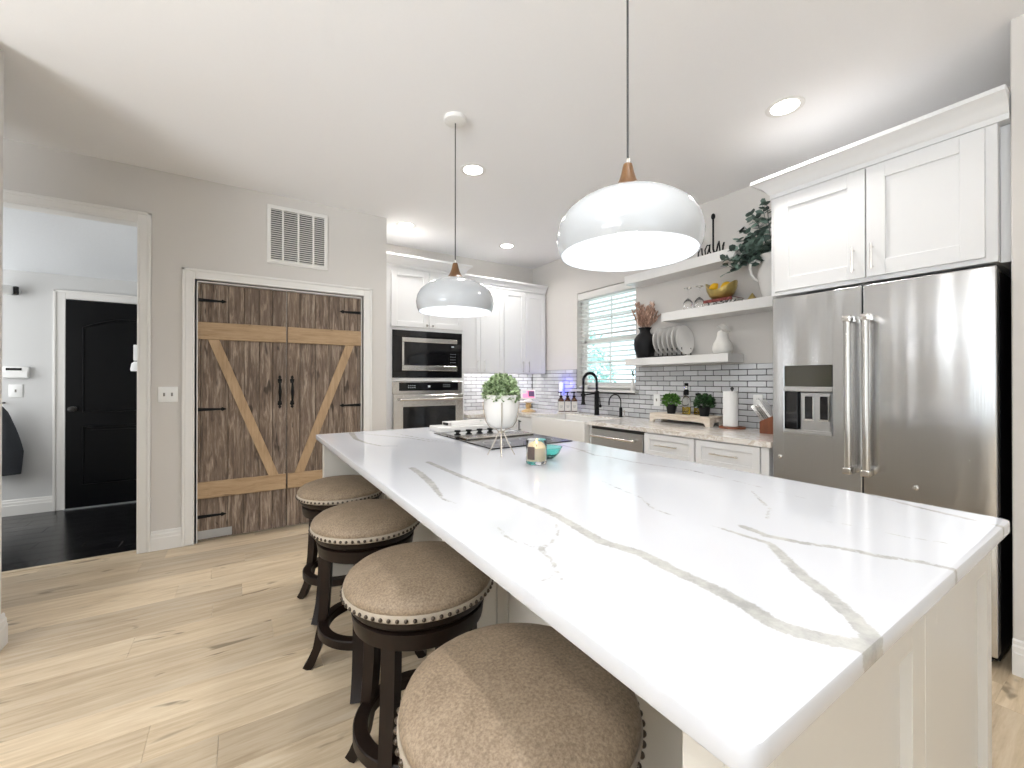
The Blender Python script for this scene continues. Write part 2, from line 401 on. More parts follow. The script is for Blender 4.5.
def flare(mb, x0, x1, y0, y1, sides, prof):
    """stacked rectangle loops growing outwards by prof offsets on the given sides ('-x','+x','-y','+y')"""
    b = bmesh.new(); rings = []
    for o, z in prof:
        a0 = x0 - (o if '-x' in sides else 0); a1 = x1 + (o if '+x' in sides else 0)
        c0 = y0 - (o if '-y' in sides else 0); c1 = y1 + (o if '+y' in sides else 0)
        rings.append([b.verts.new(q) for q in ((a0, c0, z), (a1, c0, z), (a1, c1, z), (a0, c1, z))])
    for a, c in zip(rings, rings[1:]):
        for k in range(4): b.faces.new((a[k], a[(k + 1) % 4], c[(k + 1) % 4], c[k]))
    b.faces.new(rings[0][::-1]); b.faces.new(rings[-1]); bmesh.ops.recalc_face_normals(b, faces=b.faces[:])
    mb._merge(b); return mb
CROWN = lambda z0, h, o: [(0, z0), (0.006, z0), (0.006, z0 + h * .22), (0.014, z0 + h * .26), (0.022, z0 + h * .40), (o * .45, z0 + h * .58), (o * .78, z0 + h * .74), (o * .9, z0 + h * .80), (o, z0 + h * .83), (o, z0 + h)]

# ------------------------------------------------------------------ the setting
H = 2.817; YW = 4.045; XW = 3.425; YB = 4.80
mb = MB()                                     # oak planks, laid along X
y = -4.0; row = 0
while y < 4.80:
    x = -4.5 - random.uniform(0, 1.2)
    while x < 3.6:
        a, b = max(x, -4.5), min(x + 1.22, 3.45)
        if b > a + .02:
            y1 = min(y + .182, 4.8)
            mb.box(a, b - .0006, y, y1 - .0006, -0.02, 0.0, 0.0007)
        x += 1.22
    y += .182; row += 1
struct('floor', mb, 'floor')
mb = MB(); mb.box(-4.6, 3.6, -4.1, 6.1, -0.1, -0.0205); struct('floor_slab', mb, 'gap')
mb = MB(); mb.box(-4.6, 3.6, -4.1, 4.95, H, H + .1); struct('ceiling', mb, 'ceiling')
# pantry wall with the entry opening and the double door opening
OX0, OX1, OZ = -1.56, -0.64, 2.41
PX0, PX1, PZ = -0.295, 0.938, 2.03
mb = MB()
mb.box(-4.5, OX0, YW, YW + .12, 0, H); mb.box(OX0, OX1, YW, YW + .12, OZ, H); mb.box(OX1, PX0, YW, YW + .12, 0, H)
mb.box(PX0, PX1, YW, YW + .12, PZ, H); mb.box(PX1, 1.165, YW, YW + .12, 0, H); mb.box(1.045, 1.165, YW + .12, YB, 0, H)
struct('wall_pantry', mb, 'wall')
mb = MB(); mb.box(1.045, 3.565, YB, YB + .12, 0, H); struct('wall_back', mb, 'wall')
WY0, WY1, WZ0, WZ1 = 2.965, 3.87, 1.15, 2.31
mb = MB(); mb.box(XW, XW + .14, -.5, WY0, 0, H); mb.box(XW, XW + .14, WY1, YB, 0, H); mb.box(XW, XW + .14, WY0, WY1, 0, WZ0); mb.box(XW, XW + .14, WY0, WY1, WZ1, H)
struct('wall_right', mb, 'wall')
mb = MB(); mb.box(2.792, XW, -4.0, 0.362, 0, H, 0.004); struct('wall_right_near', mb, 'wall')
mb = MB(); mb.box(-1.9, -0.958, 2.87, 2.99, 0, H, 0.003); struct('wall_left_stub', mb, 'trim')
mb = MB(); mb.box(-4.6, -4.5, -4, -2.2, 0, H); mb.box(-4.6, -4.5, .4, YW, 0, H); mb.box(-4.6, -4.5, -2.2, .4, 0, .3); mb.box(-4.6, -4.5, -2.2, .4, 2.3, H); struct('wall_left', mb, 'wall')
mb = MB(); mb.box(-4.6, -2.5, -4.1, -4, 0, H); mb.box(.7, 2.8, -4.1, -4, 0, H); mb.box(-2.5, .7, -4.1, -4, 2.3, H); mb.box(-2.5, .7, -4.1, -4, 0, .2); struct('wall_front', mb, 'wall')
# entry room behind the opening
mb = MB(); mb.box(-3.2, 1.045, 5.80, 5.90, 0, H); struct('wall_entry_far', mb, 'entry_wall')
mb = MB(); mb.box(-3.2, -3.1, 4.165, 4.4, 0, H); mb.box(-3.2, -3.1, 5.6, 5.8, 0, H); mb.box(-3.2, -3.1, 4.4, 5.6, 0, .7); mb.box(-3.2, -3.1, 4.4, 5.6, 2.3, H); struct('wall_entry_left', mb, 'entry_wall')
mb = MB(); mb.box(-.42, -.32, 4.165, 5.8, 0, H); struct('wall_entry_right', mb, 'entry_wall')
mb = MB(); mb.prism([(4.165, 2.66), (5.8, 2.285), (5.8, 2.36), (4.165, 2.735)], -3.1, -.42, lambda a, b, h: (h, a, b)); struct('ceiling_entry', mb, 'entry_ceiling')
mb = MB(); y = 4.125
while y < 5.8:
    x = -3.1 - random.uniform(0, 1)
    while x < -.42:
        a, b = max(x, -3.1), min(x + 1.1, -.42)
        if b > a + .02: mb.box(a, b - .001, y, min(y + .15, 5.8) - .001, -.019, .002, .001)
        x += 1.1
    y += .15
struct('floor_entry', mb, 'entry_floor')
mb = MB(); mb.prism([(4.075, 0), (4.082, .006), (4.118, .006), (4.126, .001)], OX0, OX1, lambda a, b, h: (h, a, b)); struct('trim_1', mb, 'floor')

def casing(name, x0, x1, zt, yf, w=.076, mat='trim', left=True, right=True, depth=.12, jamb=.018):
    mb = MB(); fy = yf
    for (a0, a1, inner) in ((x0 - w, x0, x0), (x1, x1 + w, x1)):
        if (inner == x0 and not left) or (inner == x1 and not right): continue
        mb.box(a0, a1, fy - .014, fy, 0, zt + w, .002)
        o0, o1 = (a0, a0 + .02) if inner == x0 else (a1 - .02, a1)
        mb.box(o0, o1, fy - .022, fy - .01, 0, zt + w, .004, 2)
        i0, i1 = (a1 - .012, a1) if inner == x0 else (a0, a0 + .012)
        mb.box(i0, i1, fy - .017, fy - .01, 0, zt + .006, .002)
    mb.box(x0, x1, fy - .014, fy, zt, zt + w, .002)
    mb.box(x0 - w, x1 + w, fy - .022, fy - .01, zt + w - .02, zt + w, .004, 2)
    mb.box(x0 - .0, x1 + .0, fy - .017, fy - .01, zt, zt + .012, .002)
    mb.box(x0, x0 + jamb, fy, fy + depth, 0, zt); mb.box(x1 - jamb, x1, fy, fy + depth, 0, zt); mb.box(x0, x1, fy, fy + depth, zt - jamb, zt)
    return struct(name, mb, mat)
casing('trim_2', OX0, OX1, OZ, YW, jamb=.003)
casing('trim_3', PX0 - .012, PX1 + .012, PZ + .01, YW)
def base_prof(h=.145, t=.016): return [(0, 0), (-t, 0), (-t, h * .62), (-t * .8, h * .66), (-t * .75, h * .80), (-t * .45, h * .86), (-t * .4, h * .95), (0, h)]
mb = MB(); mb.prism(base_prof(), OX1 + .076, PX0 - .088, lambda a, b, h: (h, YW + a, b)); mb.prism(base_prof(), PX1 + .088, 1.165, lambda a, b, h: (h, YW + a, b)); mb.prism(base_prof(), -4.5, OX0 - .076, lambda a, b, h: (h, YW + a, b)); struct('baseboard_pantry', mb, 'trim')
mb = MB(); mb.prism(base_prof(.15), -4.0, .362, lambda a, b, h: (2.792 + a, h, b)); struct('baseboard_right', mb, 'trim')
mb = MB(); mb.prism(base_prof(.15), -1.9, -.958, lambda a, b, h: (h, 2.87 + a, b)); mb.prism(base_prof(.15), 2.854, 3.006, lambda a, b, h: (-.958 - a, h, b)); mb.prism(base_prof(.15), -1.9, -.958, lambda a, b, h: (h, 2.99 - a, b)); struct('baseboard_left', mb, 'trim')
mb = MB(); mb.prism(base_prof(.15), -3.1, -1.53, lambda a, b, h: (h, 5.80 + a, b)); struct('baseboard_entry', mb, 'trim')

# black front door of the entry
EX0, EX1 = -1.445, -0.53
casing('trim_4', EX0, EX1, 2.05, 5.80, .085, 'trim', depth=0.0)
d = bpy.data.objects.new('door_1', None); C.objects.link(d); d.location = (EX0, 5.79, 0); d['kind'] = 'structure'
mb = MB(); mb.box(EX0 + .003, EX1 - .003, 5.772, 5.800, 0.012, 2.045, .003)
def arch_panel(mb, x0, x1, z0, z1, rise, w=.028, yf=5.772):
    n = 14
    top = [(x0 + (x1 - x0) * k / n, z1 + rise * math.sin(PI * k / n) ** 1.0) for k in range(n + 1)]
    loop = [(x0, z0)] + top + [(x1, z0)]
    mb.tube([(x, yf, z) for x, z in loop], w * .38, 6, closed=True)
    cx = (x0 + x1) / 2
    ins = [((x - cx) * .84 + cx, z - .035 if z > z0 + .01 else z + .035) for x, z in loop]
    mb.prism(ins, yf - .006, yf + .01, lambda a, b, h: (a, h, b))
arch_panel(mb, EX0 + .13, EX1 - .13, .95, 1.78, .09); arch_panel(mb, EX0 + .13, EX1 - .13, .24, .80, 0.0)
build('door_panel', mb, 'blackdoor', d)
mb = MB(); mb.lathe([(0, 0), (.026, 0), (.026, .008), (.012, .012), (.010, .04), (.026, .048), (.026, .07), (0, .078)], 0, 0, 0, 20, Matrix.Translation((EX0 + .06, 5.772, .98)) @ Matrix.Rotation(PI / 2, 4, 'X'))
build('door_knob', mb, 'darksteel', d)
mb = MB(); mb.box(EX0, EX1, 5.74, 5.80, .002, .012, .002); build('door_sill', mb, 'kick', d)

# barn style pantry doors
def barn_door(name, x0, x1, hinge_left, label):
    t = bpy.data.objects.new(name, None); C.objects.link(t); t.location = ((x0 + x1) / 2, YW + .03, 0); t['kind'] = 'structure'
    yf = YW + .022
    zb, zt = .012, 2.018
    mb = MB(); xs = x0; rnd = random.Random(3 if hinge_left else 5); ws = [.028, .177, .108, .105, .094, .103] if hinge_left else [.1, .125, .11, .13, .12, .04]
    sc_ = (x1 - x0) / sum(ws)
    for w in ws:
        w *= sc_; dz = rnd.uniform(-.002, .002)
        mb.box(xs + .0012, xs + w - .0012, yf + dz, yf + .03, zb, zt, .003); xs += w
    mb.box(x0, x1, yf + .031, yf + .04, zb, zt)
    build('plank_panel', mb, 'barn', t)
    rb = .016
    hx = x0 if hinge_left else x1; s = 1 if hinge_left else -1
    for (z0, z1) in ((1.578, 1.714), (.336, .465)):
        mb = MB(); mb.box(x0 + .006, x1 - .003, yf - rb, yf, z0, z1, .004)
        for xx in (x0 + .09, (x0 + x1) / 2, x1 - .09):
            for zz in (z0 + .03, z1 - .03): mb.cyl(0, 0, 0, .003, .005, 8, M=Matrix.Translation((xx, yf - rb, zz)) @ Matrix.Rotation(PI / 2, 4, 'X'))
        build('rail', mb, 'pine', t)
    mb = MB(); a = (hx + s * .076, 1.578); b = (hx + s * .562, .465); w = .073
    mb.prism([(a[0], a[1]), (a[0] + s * w, a[1]), (b[0] + s * .0, b[1]), (b[0] - s * w, b[1])], yf - rb * .9, yf, lambda p, q, h: (p, h, q))
    build('brace', mb, 'pine_diag', t)
    for z in (1.885, 1.03, .195):
        mb = MB(); L = .2
        mb.prism([(hx - s * .008, z - .014), (hx + s * L * .8, z - .007), (hx + s * L * .84, z - .016), (hx + s * L, z), (hx + s * L * .84, z + .016), (hx + s * L * .8, z + .007), (hx - s * .008, z + .014)], yf - .007, yf, lambda p, q, h: (p, h, q))
        mb.tube([(hx - s * .006, yf - .006, z - .03), (hx - s * .006, yf - .006, z + .03)], .008, 8)
        build('strap_hinge', mb, 'iron', t)
    xm = x1 - .05 if hinge_left else x0 + .04
    mb = MB()
    for sg, zc in ((1, 1.265), (-1, 1.055)):
        z = zc
        mb.prism([(xm - .012, z - sg * .03), (xm + .012, z - sg * .03), (xm + .018, z), (xm + .006, z + sg * .012), (xm + .013, z + sg * .02), (xm, z + sg * .038), (xm - .013, z + sg * .02), (xm - .006, z + sg * .012), (xm - .018, z)], yf - .006, yf, lambda p, q, h: (p, h, q))
    mb.tube([(xm, yf - .003, 1.25), (xm, yf - .03, 1.235), (xm, yf - .038, 1.20), (xm, yf - .040, 1.16), (xm, yf - .038, 1.12), (xm, yf - .03, 1.085), (xm, yf - .003, 1.07)], [.006, .007, .010, .014, .010, .007, .006], 10)
    build('door_handle', mb, 'iron', t)
    if hinge_left:
        mb = MB(); mb.box(x0 + .012, x0 + .235, yf - .004, yf, .02, .085, .001); build('kick_plate', mb, 'kick', t)
    return t
barn_door('door_2', PX0 - .006, .3195, True, '')
barn_door('door_3', .3225, PX1 + .006, False, '')

# sink window with recess, panes and sill
w = bpy.data.objects.new('window_1', None); C.objects.link(w); w.location = (3.53, (WY0 + WY1) / 2, WZ0); w['kind'] = 'structure'
xg = 3.50
mb = MB()
for (a, b, z0, z1, dx) in ((WY0, WY1, 1.15, 2.31, .02),):
    f = .045
    mb.box(xg, 3.565, WY0, WY0 + f, z0, z1, .002); mb.box(xg, 3.565, WY1 - f, WY1, z0, z1, .002); mb.box(xg, 3.565, WY0, WY1, z0, z0 + .05, .002); mb.box(xg, 3.565, WY0, WY1, z1 - f, z1, .002)
build('window_frame', mb, 'trim', w)
for nm, z0, z1, x in (('lower_sash', 1.20, 1.735, 3.512), ('upper_sash', 1.715, 2.265, 3.535)):
    mb = MB(); a, b = WY0 + .045, WY1 - .045; f = .035
    mb.box(x, x + .024, a, a + f, z0, z1, .002); mb.box(x, x + .024, b - f, b, z0, z1, .002); mb.box(x, x + .024, a, b, z0, z0 + f, .002); mb.box(x, x + .024, a, b, z1 - f, z1, .002)
    ym = (a + b) / 2; mb.box(x + .006, x + .016, ym - .009, ym + .009, z0, z1); mb.box(x + .006, x + .016, a, b, (z0 + z1) / 2 - .009, (z0 + z1) / 2 + .009)
    sa = build(nm, mb, 'trim', w)
    mb = MB(); mb.box(x + .009, x + .013, a + .01, b - .01, z0 + .01, z1 - .01); build('pane', mb, 'pane', sa)
mb = MB(); mb.box(3.355, 3.50, 2.92, 3.915, 1.128, 1.152, .004, 2); struct('trim_5', mb, 'trim')

# tile backsplash
mb = MB(); TH = 1.392; CT = .877
mb.mi = 1; g = .006
mb.box(XW - .007, XW, 1.31, YB, CT, TH - .0) if False else None
def tiles(ax, a_lo, a_hi, z_lo, z_hi, face, cuts=()):
    tw, th, gr = .1455, .0468, .0055
    r = 0; z = z_lo
    while z < z_hi - .01:
        a = a_lo - (tw / 2 if r % 2 else 0)
        while a < a_hi:
            rects = [(max(a, a_lo) + gr / 2, min(a + tw, a_hi) - gr / 2, z + gr / 2, min(z + th, z_hi) - gr / 2)]
            for (c0, c1, d0, d1) in cuts:
                out = []
                for (x0, x1, y0, y1) in rects:
                    if x1 <= c0 or x0 >= c1 or y1 <= d0 or y0 >= d1: out.append((x0, x1, y0, y1)); continue
                    if x0 < c0: out.append((x0, c0, y0, y1))
                    if x1 > c1: out.append((c1, x1, y0, y1))
                    m0, m1 = max(x0, c0), min(x1, c1)
                    if y0 < d0: out.append((m0, m1, y0, d0))
                    if y1 > d1: out.append((m0, m1, d1, y1))
                rects = out
            for (b0, b1, z0, z1) in rects:
                if b1 - b0 < .006 or z1 - z0 < .006: continue
                if ax == 'x': mb.box(face - .010, face - .002, b0, b1, z0, z1, .0018)
                else: mb.box(b0, b1, face - .010, face - .002, z0, z1, .0018)
            a += tw
        z += th; r += 1
mb.mi = 1
mb.box(XW - .0045, XW, 1.31, WY0, CT + .001, TH); mb.box(XW - .0045, XW, WY1, YB, CT + .001, TH); mb.box(XW - .0045, XW, WY0, WY1, CT + .001, 1.126)
mb.box(2.092, XW - .0045, YB - .0045, YB, CT + .001, 1.36)
mb.mi = 0
tiles('x', 1.31, YB - .01, CT + .001, TH, XW - .0025, cuts=[(2.918, 3.917, 1.126, 1.154), (WY0, WY1, 1.12, 2)])
tiles('y', 2.092, XW - .012, CT + .001, 1.36, YB - .0025)
struct('backsplash', mb, ['tile', 'grout'])

# ------------------------------------------------------------------ island
IX0, IX1, IY0, IY1, IZ = .392, 1.593, .207, 2.925, .915
BX0, BX1, BY0, BY1 = .43, 1.56, .236, 2.893
t = thing('kitchen_island', 'long white painted island base under the veined quartz slab', 'island', ((BX0 + BX1) / 2, (BY0 + BY1) / 2, 0))
mb = MB(); mb.box(.80, BX1 - .02, BY0 + .05, BY1 - .05, .09, IZ - .0305); mb.box(.85, BX1 - .08, BY0 + .06, BY1 - .06, 0, .09); build('carcass', mb, 'island', t)
for nm, yf, sgn in (('end_panel', BY0, 1), ('end_panel', BY1, -1)):
    mb = MB(); y0, y1 = (yf + .017, yf + .07) if sgn > 0 else (yf - .06, yf - .0)
    mb.box(BX0, BX1, y0, y1, 0, IZ - .0305, .002)
    if sgn > 0:
        z0, z1, zr = 0, IZ - .0305, .797
        for (a, b) in ((BX0, .50), (.964, 1.0325), (1.0355, 1.105), (1.518, BX1)): mb.box(a, b, yf, yf + .018, z0, z1, .001)
        for (a, b) in ((.50, .964), (1.105, 1.518)): mb.box(a, b, yf, yf + .018, zr, z1, .001); mb.box(a, b, yf, yf + .018, 0, .14, .001)
    build(nm, mb, 'island', t)
n = 5; ys = [BY0 + .075 + (BY1 - BY0 - .14) * k / n for k in range(n + 1)]
for k in range(n):
    mb = MB(); shaker(mb, 'x', .78, ys[k] + .004, ys[k + 1] - .004, .10, IZ - .04, .02, .065); build('back_panel', mb, 'island', t)
for k in range(4):
    a = ys[0] + (ys[-1] - ys[0]) * k / 4; b = ys[0] + (ys[-1] - ys[0]) * (k + 1) / 4
    mb = MB()
    mb.box(BX1 - .02, BX1, a + .003, b - .003, .10, IZ - .04, .002)
    dr = build('door', mb, 'island', t)
    mb = MB(); mb.tube([(BX1 + .03, b - .06, .60), (BX1 + .03, b - .06, .76)], .005); mb.tube([(BX1, b - .06, .62), (BX1 + .03, b - .06, .62)], .004); mb.tube([(BX1, b - .06, .74), (BX1 + .03, b - .06, .74)], .004); build('handle', mb, 'chrome', dr)

VEINS = [  # pixel polylines on the slab, half width in metres (start, middle, end)
    ([(428, 462), (458, 475), (491, 488), (514, 497), (556, 515), (573, 525), (600, 541), (640, 553), (677, 572), (715, 589), (752, 609), (771, 622), (797, 632), (827, 639), (861, 646), (884, 641)], (.012, .0115, .016)),
    ([(412, 468), (421, 474), (430, 482), (437, 491), (442, 498), (453, 503), (459, 503)], (.013, .013, .003)),
    ([(706, 525), (730, 531), (752, 538), (771, 544), (790, 564), (805, 578), (820, 589), (846, 611), (865, 630), (882, 644)], (.003, .012, .014)),
    ([(741, 526), (755, 531), (767, 536), (809, 544), (846, 549), (884, 557), (921, 562), (958, 570)], (.010, .009, .008)),
    ([(860, 492), (890, 500), (921, 508), (960, 517), (1004, 527)], (.001, .009, .009)),
    ([(351, 431), (352, 434), (356, 439), (366, 443), (381, 446), (397, 446)], (.018, .012, .006)),
    ([(340, 433), (362, 433.6), (387, 436), (409, 438), (430, 441.4), (460, 443.5)], (.004, .009, .004)),
    ([(395, 433.5), (409, 436), (428, 439.5), (440, 441)], (.003, .009, .004)),
    ([(498, 528), (508, 538), (522, 543), (540, 549), (550, 558), (557, 571), (561, 579)], (.003, .0045, .003)),
    ([(540, 549), (553, 541), (558, 532), (556, 524)], (.004, .003, .002)),
    ([(557, 573), (545, 579), (531, 583)], (.004, .003, .003)),
    ([(556, 444), (570, 447), (581, 450), (594, 455), (612, 457.5), (633, 462), (690, 470), (740, 482), (800, 497), (840, 508)], (.008, .006, .000)),
    ([(575, 452), (584, 450), (596, 451.5)], (.004, .006, .004)),
    ([(752, 491), (762, 502), (770, 509), (766, 520)], (.003, .004, .002)),
    ([(600, 480), (622, 490), (640, 497), (652, 508), (676, 517)], (.002, .0035, .002)),
    ([(820, 520), (860, 527), (900, 536), (958, 545)], (.002, .0035, .003)),
]
def vein_fields():
    segs = []
    for pts, (w0, w1, w2) in VEINS:
        P = [on_z(u, v, IZ) for u, v in pts]; n = len(P)
        Lh = [0]
        for a, b in zip(P, P[1:]): Lh.append(Lh[-1] + (b - a).length)
        for i in range(n - 1):
            def wd(s):
                return w0 + (w1 - w0) * s * 2 if s < .5 else w1 + (w2 - w1) * (s - .5) * 2
            segs.append((P[i].x, P[i].y, P[i + 1].x, P[i + 1].y, wd(Lh[i] / Lh[-1]), wd(Lh[i + 1] / Lh[-1])))
    return segs
SEGS = vein_fields()
def vein_at(x, y):
    best = 1.0
    for ax, ay, bx, by, wa, wb in SEGS:
        dx, dy = bx - ax, by - ay; L2 = dx * dx + dy * dy or 1e-9
        s = max(0, min(1, ((x - ax) * dx + (y - ay) * dy) / L2))
        d_ = math.hypot(x - ax - s * dx, y - ay - s * dy) - (wa + (wb - wa) * s)
        if d_ < best: best = d_
    return best
mb = MB(); b = mb.bm; rc = .022; bv = .004; NX, NY = 100, 220
def corner_outline(inset):
    r = rc - inset * .5; x0, x1, y0, y1 = IX0 + inset, IX1 - inset, IY0 + inset, IY1 - inset; o = []
    return x0, x1, y0, y1, r
# top grid clipped with rounded corners by moving corner vertices
gx = [IX0 + (IX1 - IX0) * k / NX for k in range(NX + 1)]; gy = [IY0 + (IY1 - IY0) * k / NY for k in range(NY + 1)]
def rounded(x, y, ins):
    x0, x1, y0, y1 = IX0 + ins, IX1 - ins, IY0 + ins, IY1 - ins; r = rc
    x = min(max(x, x0), x1); y = min(max(y, y0), y1)
    cx = x0 + r if x < x0 + r else (x1 - r if x > x1 - r else None); cy = y0 + r if y < y0 + r else (y1 - r if y > y1 - r else None)
    if cx is not None and cy is not None:
        dx, dy = x - cx, y - cy; m = max(abs(dx), abs(dy)); L = math.hypot(dx, dy)
        if L > 1e-9: x, y = cx + dx / L * m, cy + dy / L * m
    return x, y
grid = {}
for i, x in enumerate(gx):
    for j, y in enumerate(gy):
        q = rounded(x, y, bv); grid[i, j] = b.verts.new((q[0], q[1], IZ))
for i in range(NX):
    for j in range(NY): b.faces.new((grid[i, j], grid[i + 1, j], grid[i + 1, j + 1], grid[i, j + 1]))
ring = [(i, 0) for i in range(NX)] + [(NX, j) for j in range(NY)] + [(i, NY) for i in range(NX, 0, -1)] + [(0, j) for j in range(NY, 0, -1)]
prev = [grid[k] for k in ring]
for ins, z in ((bv * .3, IZ - bv * .3), (0, IZ - bv), (0, IZ - .026), (bv * .3, IZ - .0288), (bv, IZ - .030)):
    cur = []
    for (i, j) in ring:
        q = rounded(gx[i], gy[j], ins); cur.append(b.verts.new((q[0], q[1], z)))
    for k in range(len(ring)):
        k2 = (k + 1) % len(ring); b.faces.new((prev[k], cur[k], cur[k2], prev[k2]))
    prev = cur
b.faces.new(prev[::-1]); b.normal_update()
bmesh.ops.recalc_face_normals(b, faces=b.faces[:])
vals = [vein_at(v.co.x, v.co.y) for v in b.verts]
top = build('island_countertop', mb, 'quartz', None, ((IX0 + IX1) / 2, (IY0 + IY1) / 2, IZ - .03), 40)
at = top.data.attributes.new('vein', 'FLOAT', 'POINT'); at.data.foreach_set('value', vals)
tag(top, 'large white quartz slab with grey veins covering the island', 'countertop')

# ------------------------------------------------------------------ bar stools
def make_stool():
    DZ = -.014   # seat height offset
    t = thing('bar_stool', 'x', 'bar stool', (0, 0, 0), 'backless bar stools along the island')
    mb = MB(); mb.lathe([(0, .630), (.205, .630), (.218, .634), (.226, .644), (.228, .655), (.222, .668), (.205, .681), (.175, .692), (.13, .700), (.07, .705), (0, .707)], n=56, cz=DZ); cu = build('seat_cushion', mb, 'seat', t, smooth=60)
    mb = MB(); mb.lathe([(.20, .622), (.224, .622), (.230, .627), (.231, .640), (.228, .646), (.20, .646)], n=56, cz=DZ)
    build('welt', mb, 'paleseat', cu, smooth=40)
    mb = MB()
    for k in range(62):
        a = 2 * PI * k / 62; mb.ball((.231 * math.cos(a), .231 * math.sin(a), .634 + DZ), .0062, 4)
    build('nailhead_trim', mb, 'nail', cu, smooth=60)
    mb = MB(); mb.lathe([(0, .588), (.198, .588), (.205, .592), (.216, .606), (.220, .624), (0, .624)], n=48, cz=DZ); build('swivel_plate', mb, 'espresso', t)
    mb = MB(); mb.lathe([(.12, .531), (.193, .531), (.199, .535), (.205, .575), (.205, .580), (.19, .589), (0, .589), (0, .56), (.12, .56)], n=48, cz=DZ); build('apron', mb, 'espresso', t)
    for k in range(4):
        a = PI / 4 + k * PI / 2; ca, sa = math.cos(a), math.sin(a)
        prof = [(.165, .545), (.168, .45), (.172, .35), (.178, .26), (.187, .18), (.205, .09), (.230, .03), (.248, .001)]
        mb = MB(); mb.rectsweep([(r * ca, r * sa, z) for r, z in prof], [.042, .044, .044, .044, .043, .041, .039, .038], [.038, .038, .038, .037, .035, .034, .036, .036], (-sa, ca, 0))
        build('leg', mb, 'espresso', t, smooth=30)
    mb = MB(); mb.lathe([(.160, .172), (.196, .172), (.200, .176), (.200, .206), (.196, .210), (.160, .210), (.156, .206), (.156, .176), (.160, .172)], n=56); build('footrest_ring', mb, 'espresso', t)
    return t
M['paleseat'] = plain('pale welt cord', srgb(176, 164, 148), 0.6)
M['nail'] = plain('antique bronze nailhead', (0.10, 0.08, 0.065, 1), 0.3, 0.9)
stool_spots = [
    (.456, .684, 10, 'taupe round bar stool nearest the camera, half under the island corner'),
    (.478, 1.289, -3, 'taupe round bar stool behind the nearest one, its whole nailhead rim showing'),
    (.472, 1.939, 22, 'taupe round bar stool third from the camera, between two others'),
    (.481, 2.554, 5, 'taupe round bar stool farthest off, in front of the barn doors')]
st0 = make_stool()
for k, (x, y, a, lab) in enumerate(stool_spots):
    o = st0 if k == 0 else copy_tree(st0)
    o.location = (x, y, 0); o.rotation_euler = (0, 0, math.radians(a)); o['label'] = lab

# ------------------------------------------------------------------ tall oven cabinet, appliances
TY = 4.25; TX0, TX1 = 1.168, 2.09
t = thing('oven_cabinet', 'tall white cabinet tower holding microwave and wall oven', 'cabinet', ((TX0 + TX1) / 2, TY, 0))
mb = MB(); AX0, AX1 = 1.285, 2.055
mb.box(AX0 + .004, AX1 - .004, TY + .001, YB - .002, 1.79, 2.419); mb.box(TX0, TX1, TY + .02, YB - .002, .09, .52)
mb.box(TX0, AX0 + .004, TY, YB - .002, .52, 2.42); mb.box(AX1 - .004, TX1, TY, YB - .002, .52, 2.42)
mb.box(AX0, AX1, TY, YB - .002, 1.250, 1.285); mb.box(AX0, AX1, TY, TY + .03, 1.776, 1.80); mb.box(AX0, AX1, YB - .03, YB - .002, .52, 1.80)

build('carcass', mb, 'cab', t)
for (a, b, kx) in ((1.268, 1.668, 1.64), (1.674, 2.078, 1.705)):
    mb = MB(); shaker(mb, 'y', TY - .018, a, b, 1.81, 2.40, .02, .06); dr = build('door', mb, 'cab', t)
    mb = MB(); mb.lathe([(0, 0), (.008, 0), (.006, .012), (.013, .02), (.011, .027), (0, .029)], 0, 0, 0, 14, Matrix.Translation((kx, TY - .018, 1.835)) @ Matrix.Rotation(PI / 2, 4, 'X')); build('knob', mb, 'chrome', dr)
mb = MB(); shaker(mb, 'y', TY - .0, TX0 + .01, TX1 - .01, .11, .50, .02, .06); build('drawer', mb, 'cab', t)
mb = MB(); flare(mb, TX0, TX1, TY, YB - .002, ('-y', '+x'), CROWN(2.42, .118, .072)); build('crown_moulding', mb, 'cab', t)

t = thing('microwave', 'built-in microwave with stainless frame and black trim, above the oven', 'microwave', ((AX0 + AX1) / 2, TY - .01, 1.29))
yf = TY - .012
mb = MB(); mb.box(AX0 + .008, AX1 - .008, yf + .015, TY + .35, 1.288, 1.772)
for (a, b, c, d) in ((AX0 - .004, AX1 + .004, 1.286, 1.352), (AX0 - .004, AX1 + .004, 1.718, 1.775), (AX0 - .004, AX0 + .085, 1.352, 1.718), (AX1 - .058, AX1 + .004, 1.352, 1.718)): mb.box(a, b, yf, yf + .02, c, d, .002)
build('trim_kit', mb, 'blackgloss', t)
mb = MB(); X0, X1 = AX0 + .09, AX1 - .062
mb.box(X0, X1, yf - .022, yf, 1.655, 1.70, .003); mb.box(X0, X1, yf - .022, yf, 1.36, 1.412, .003); mb.box(X0, X0 + .022, yf - .022, yf, 1.412, 1.655, .002); build('door_frame', mb, 'steel_warm', t)
mb = MB(); mb.box(X0 + .022, X1 - .105, yf - .019, yf, 1.412, 1.655, .001); build('door_glass', mb, 'blackgloss', t)
mb = MB(); mb.box(X1 - .105, X1, yf - .020, yf, 1.412, 1.655, .001)
mb.mi = 1
for r in range(4):
    for k in range(3): mb.box(X1 - .080 + k * .024, X1 - .073 + k * .024, yf - .0205, yf - .0195, 1.45 + r * .03, 1.454 + r * .03)
mb.box(X1 - .07, X1 - .04, yf - .0205, yf - .0195, 1.618, 1.628)
build('control_panel', mb, ['blackgloss', 'display'], t)

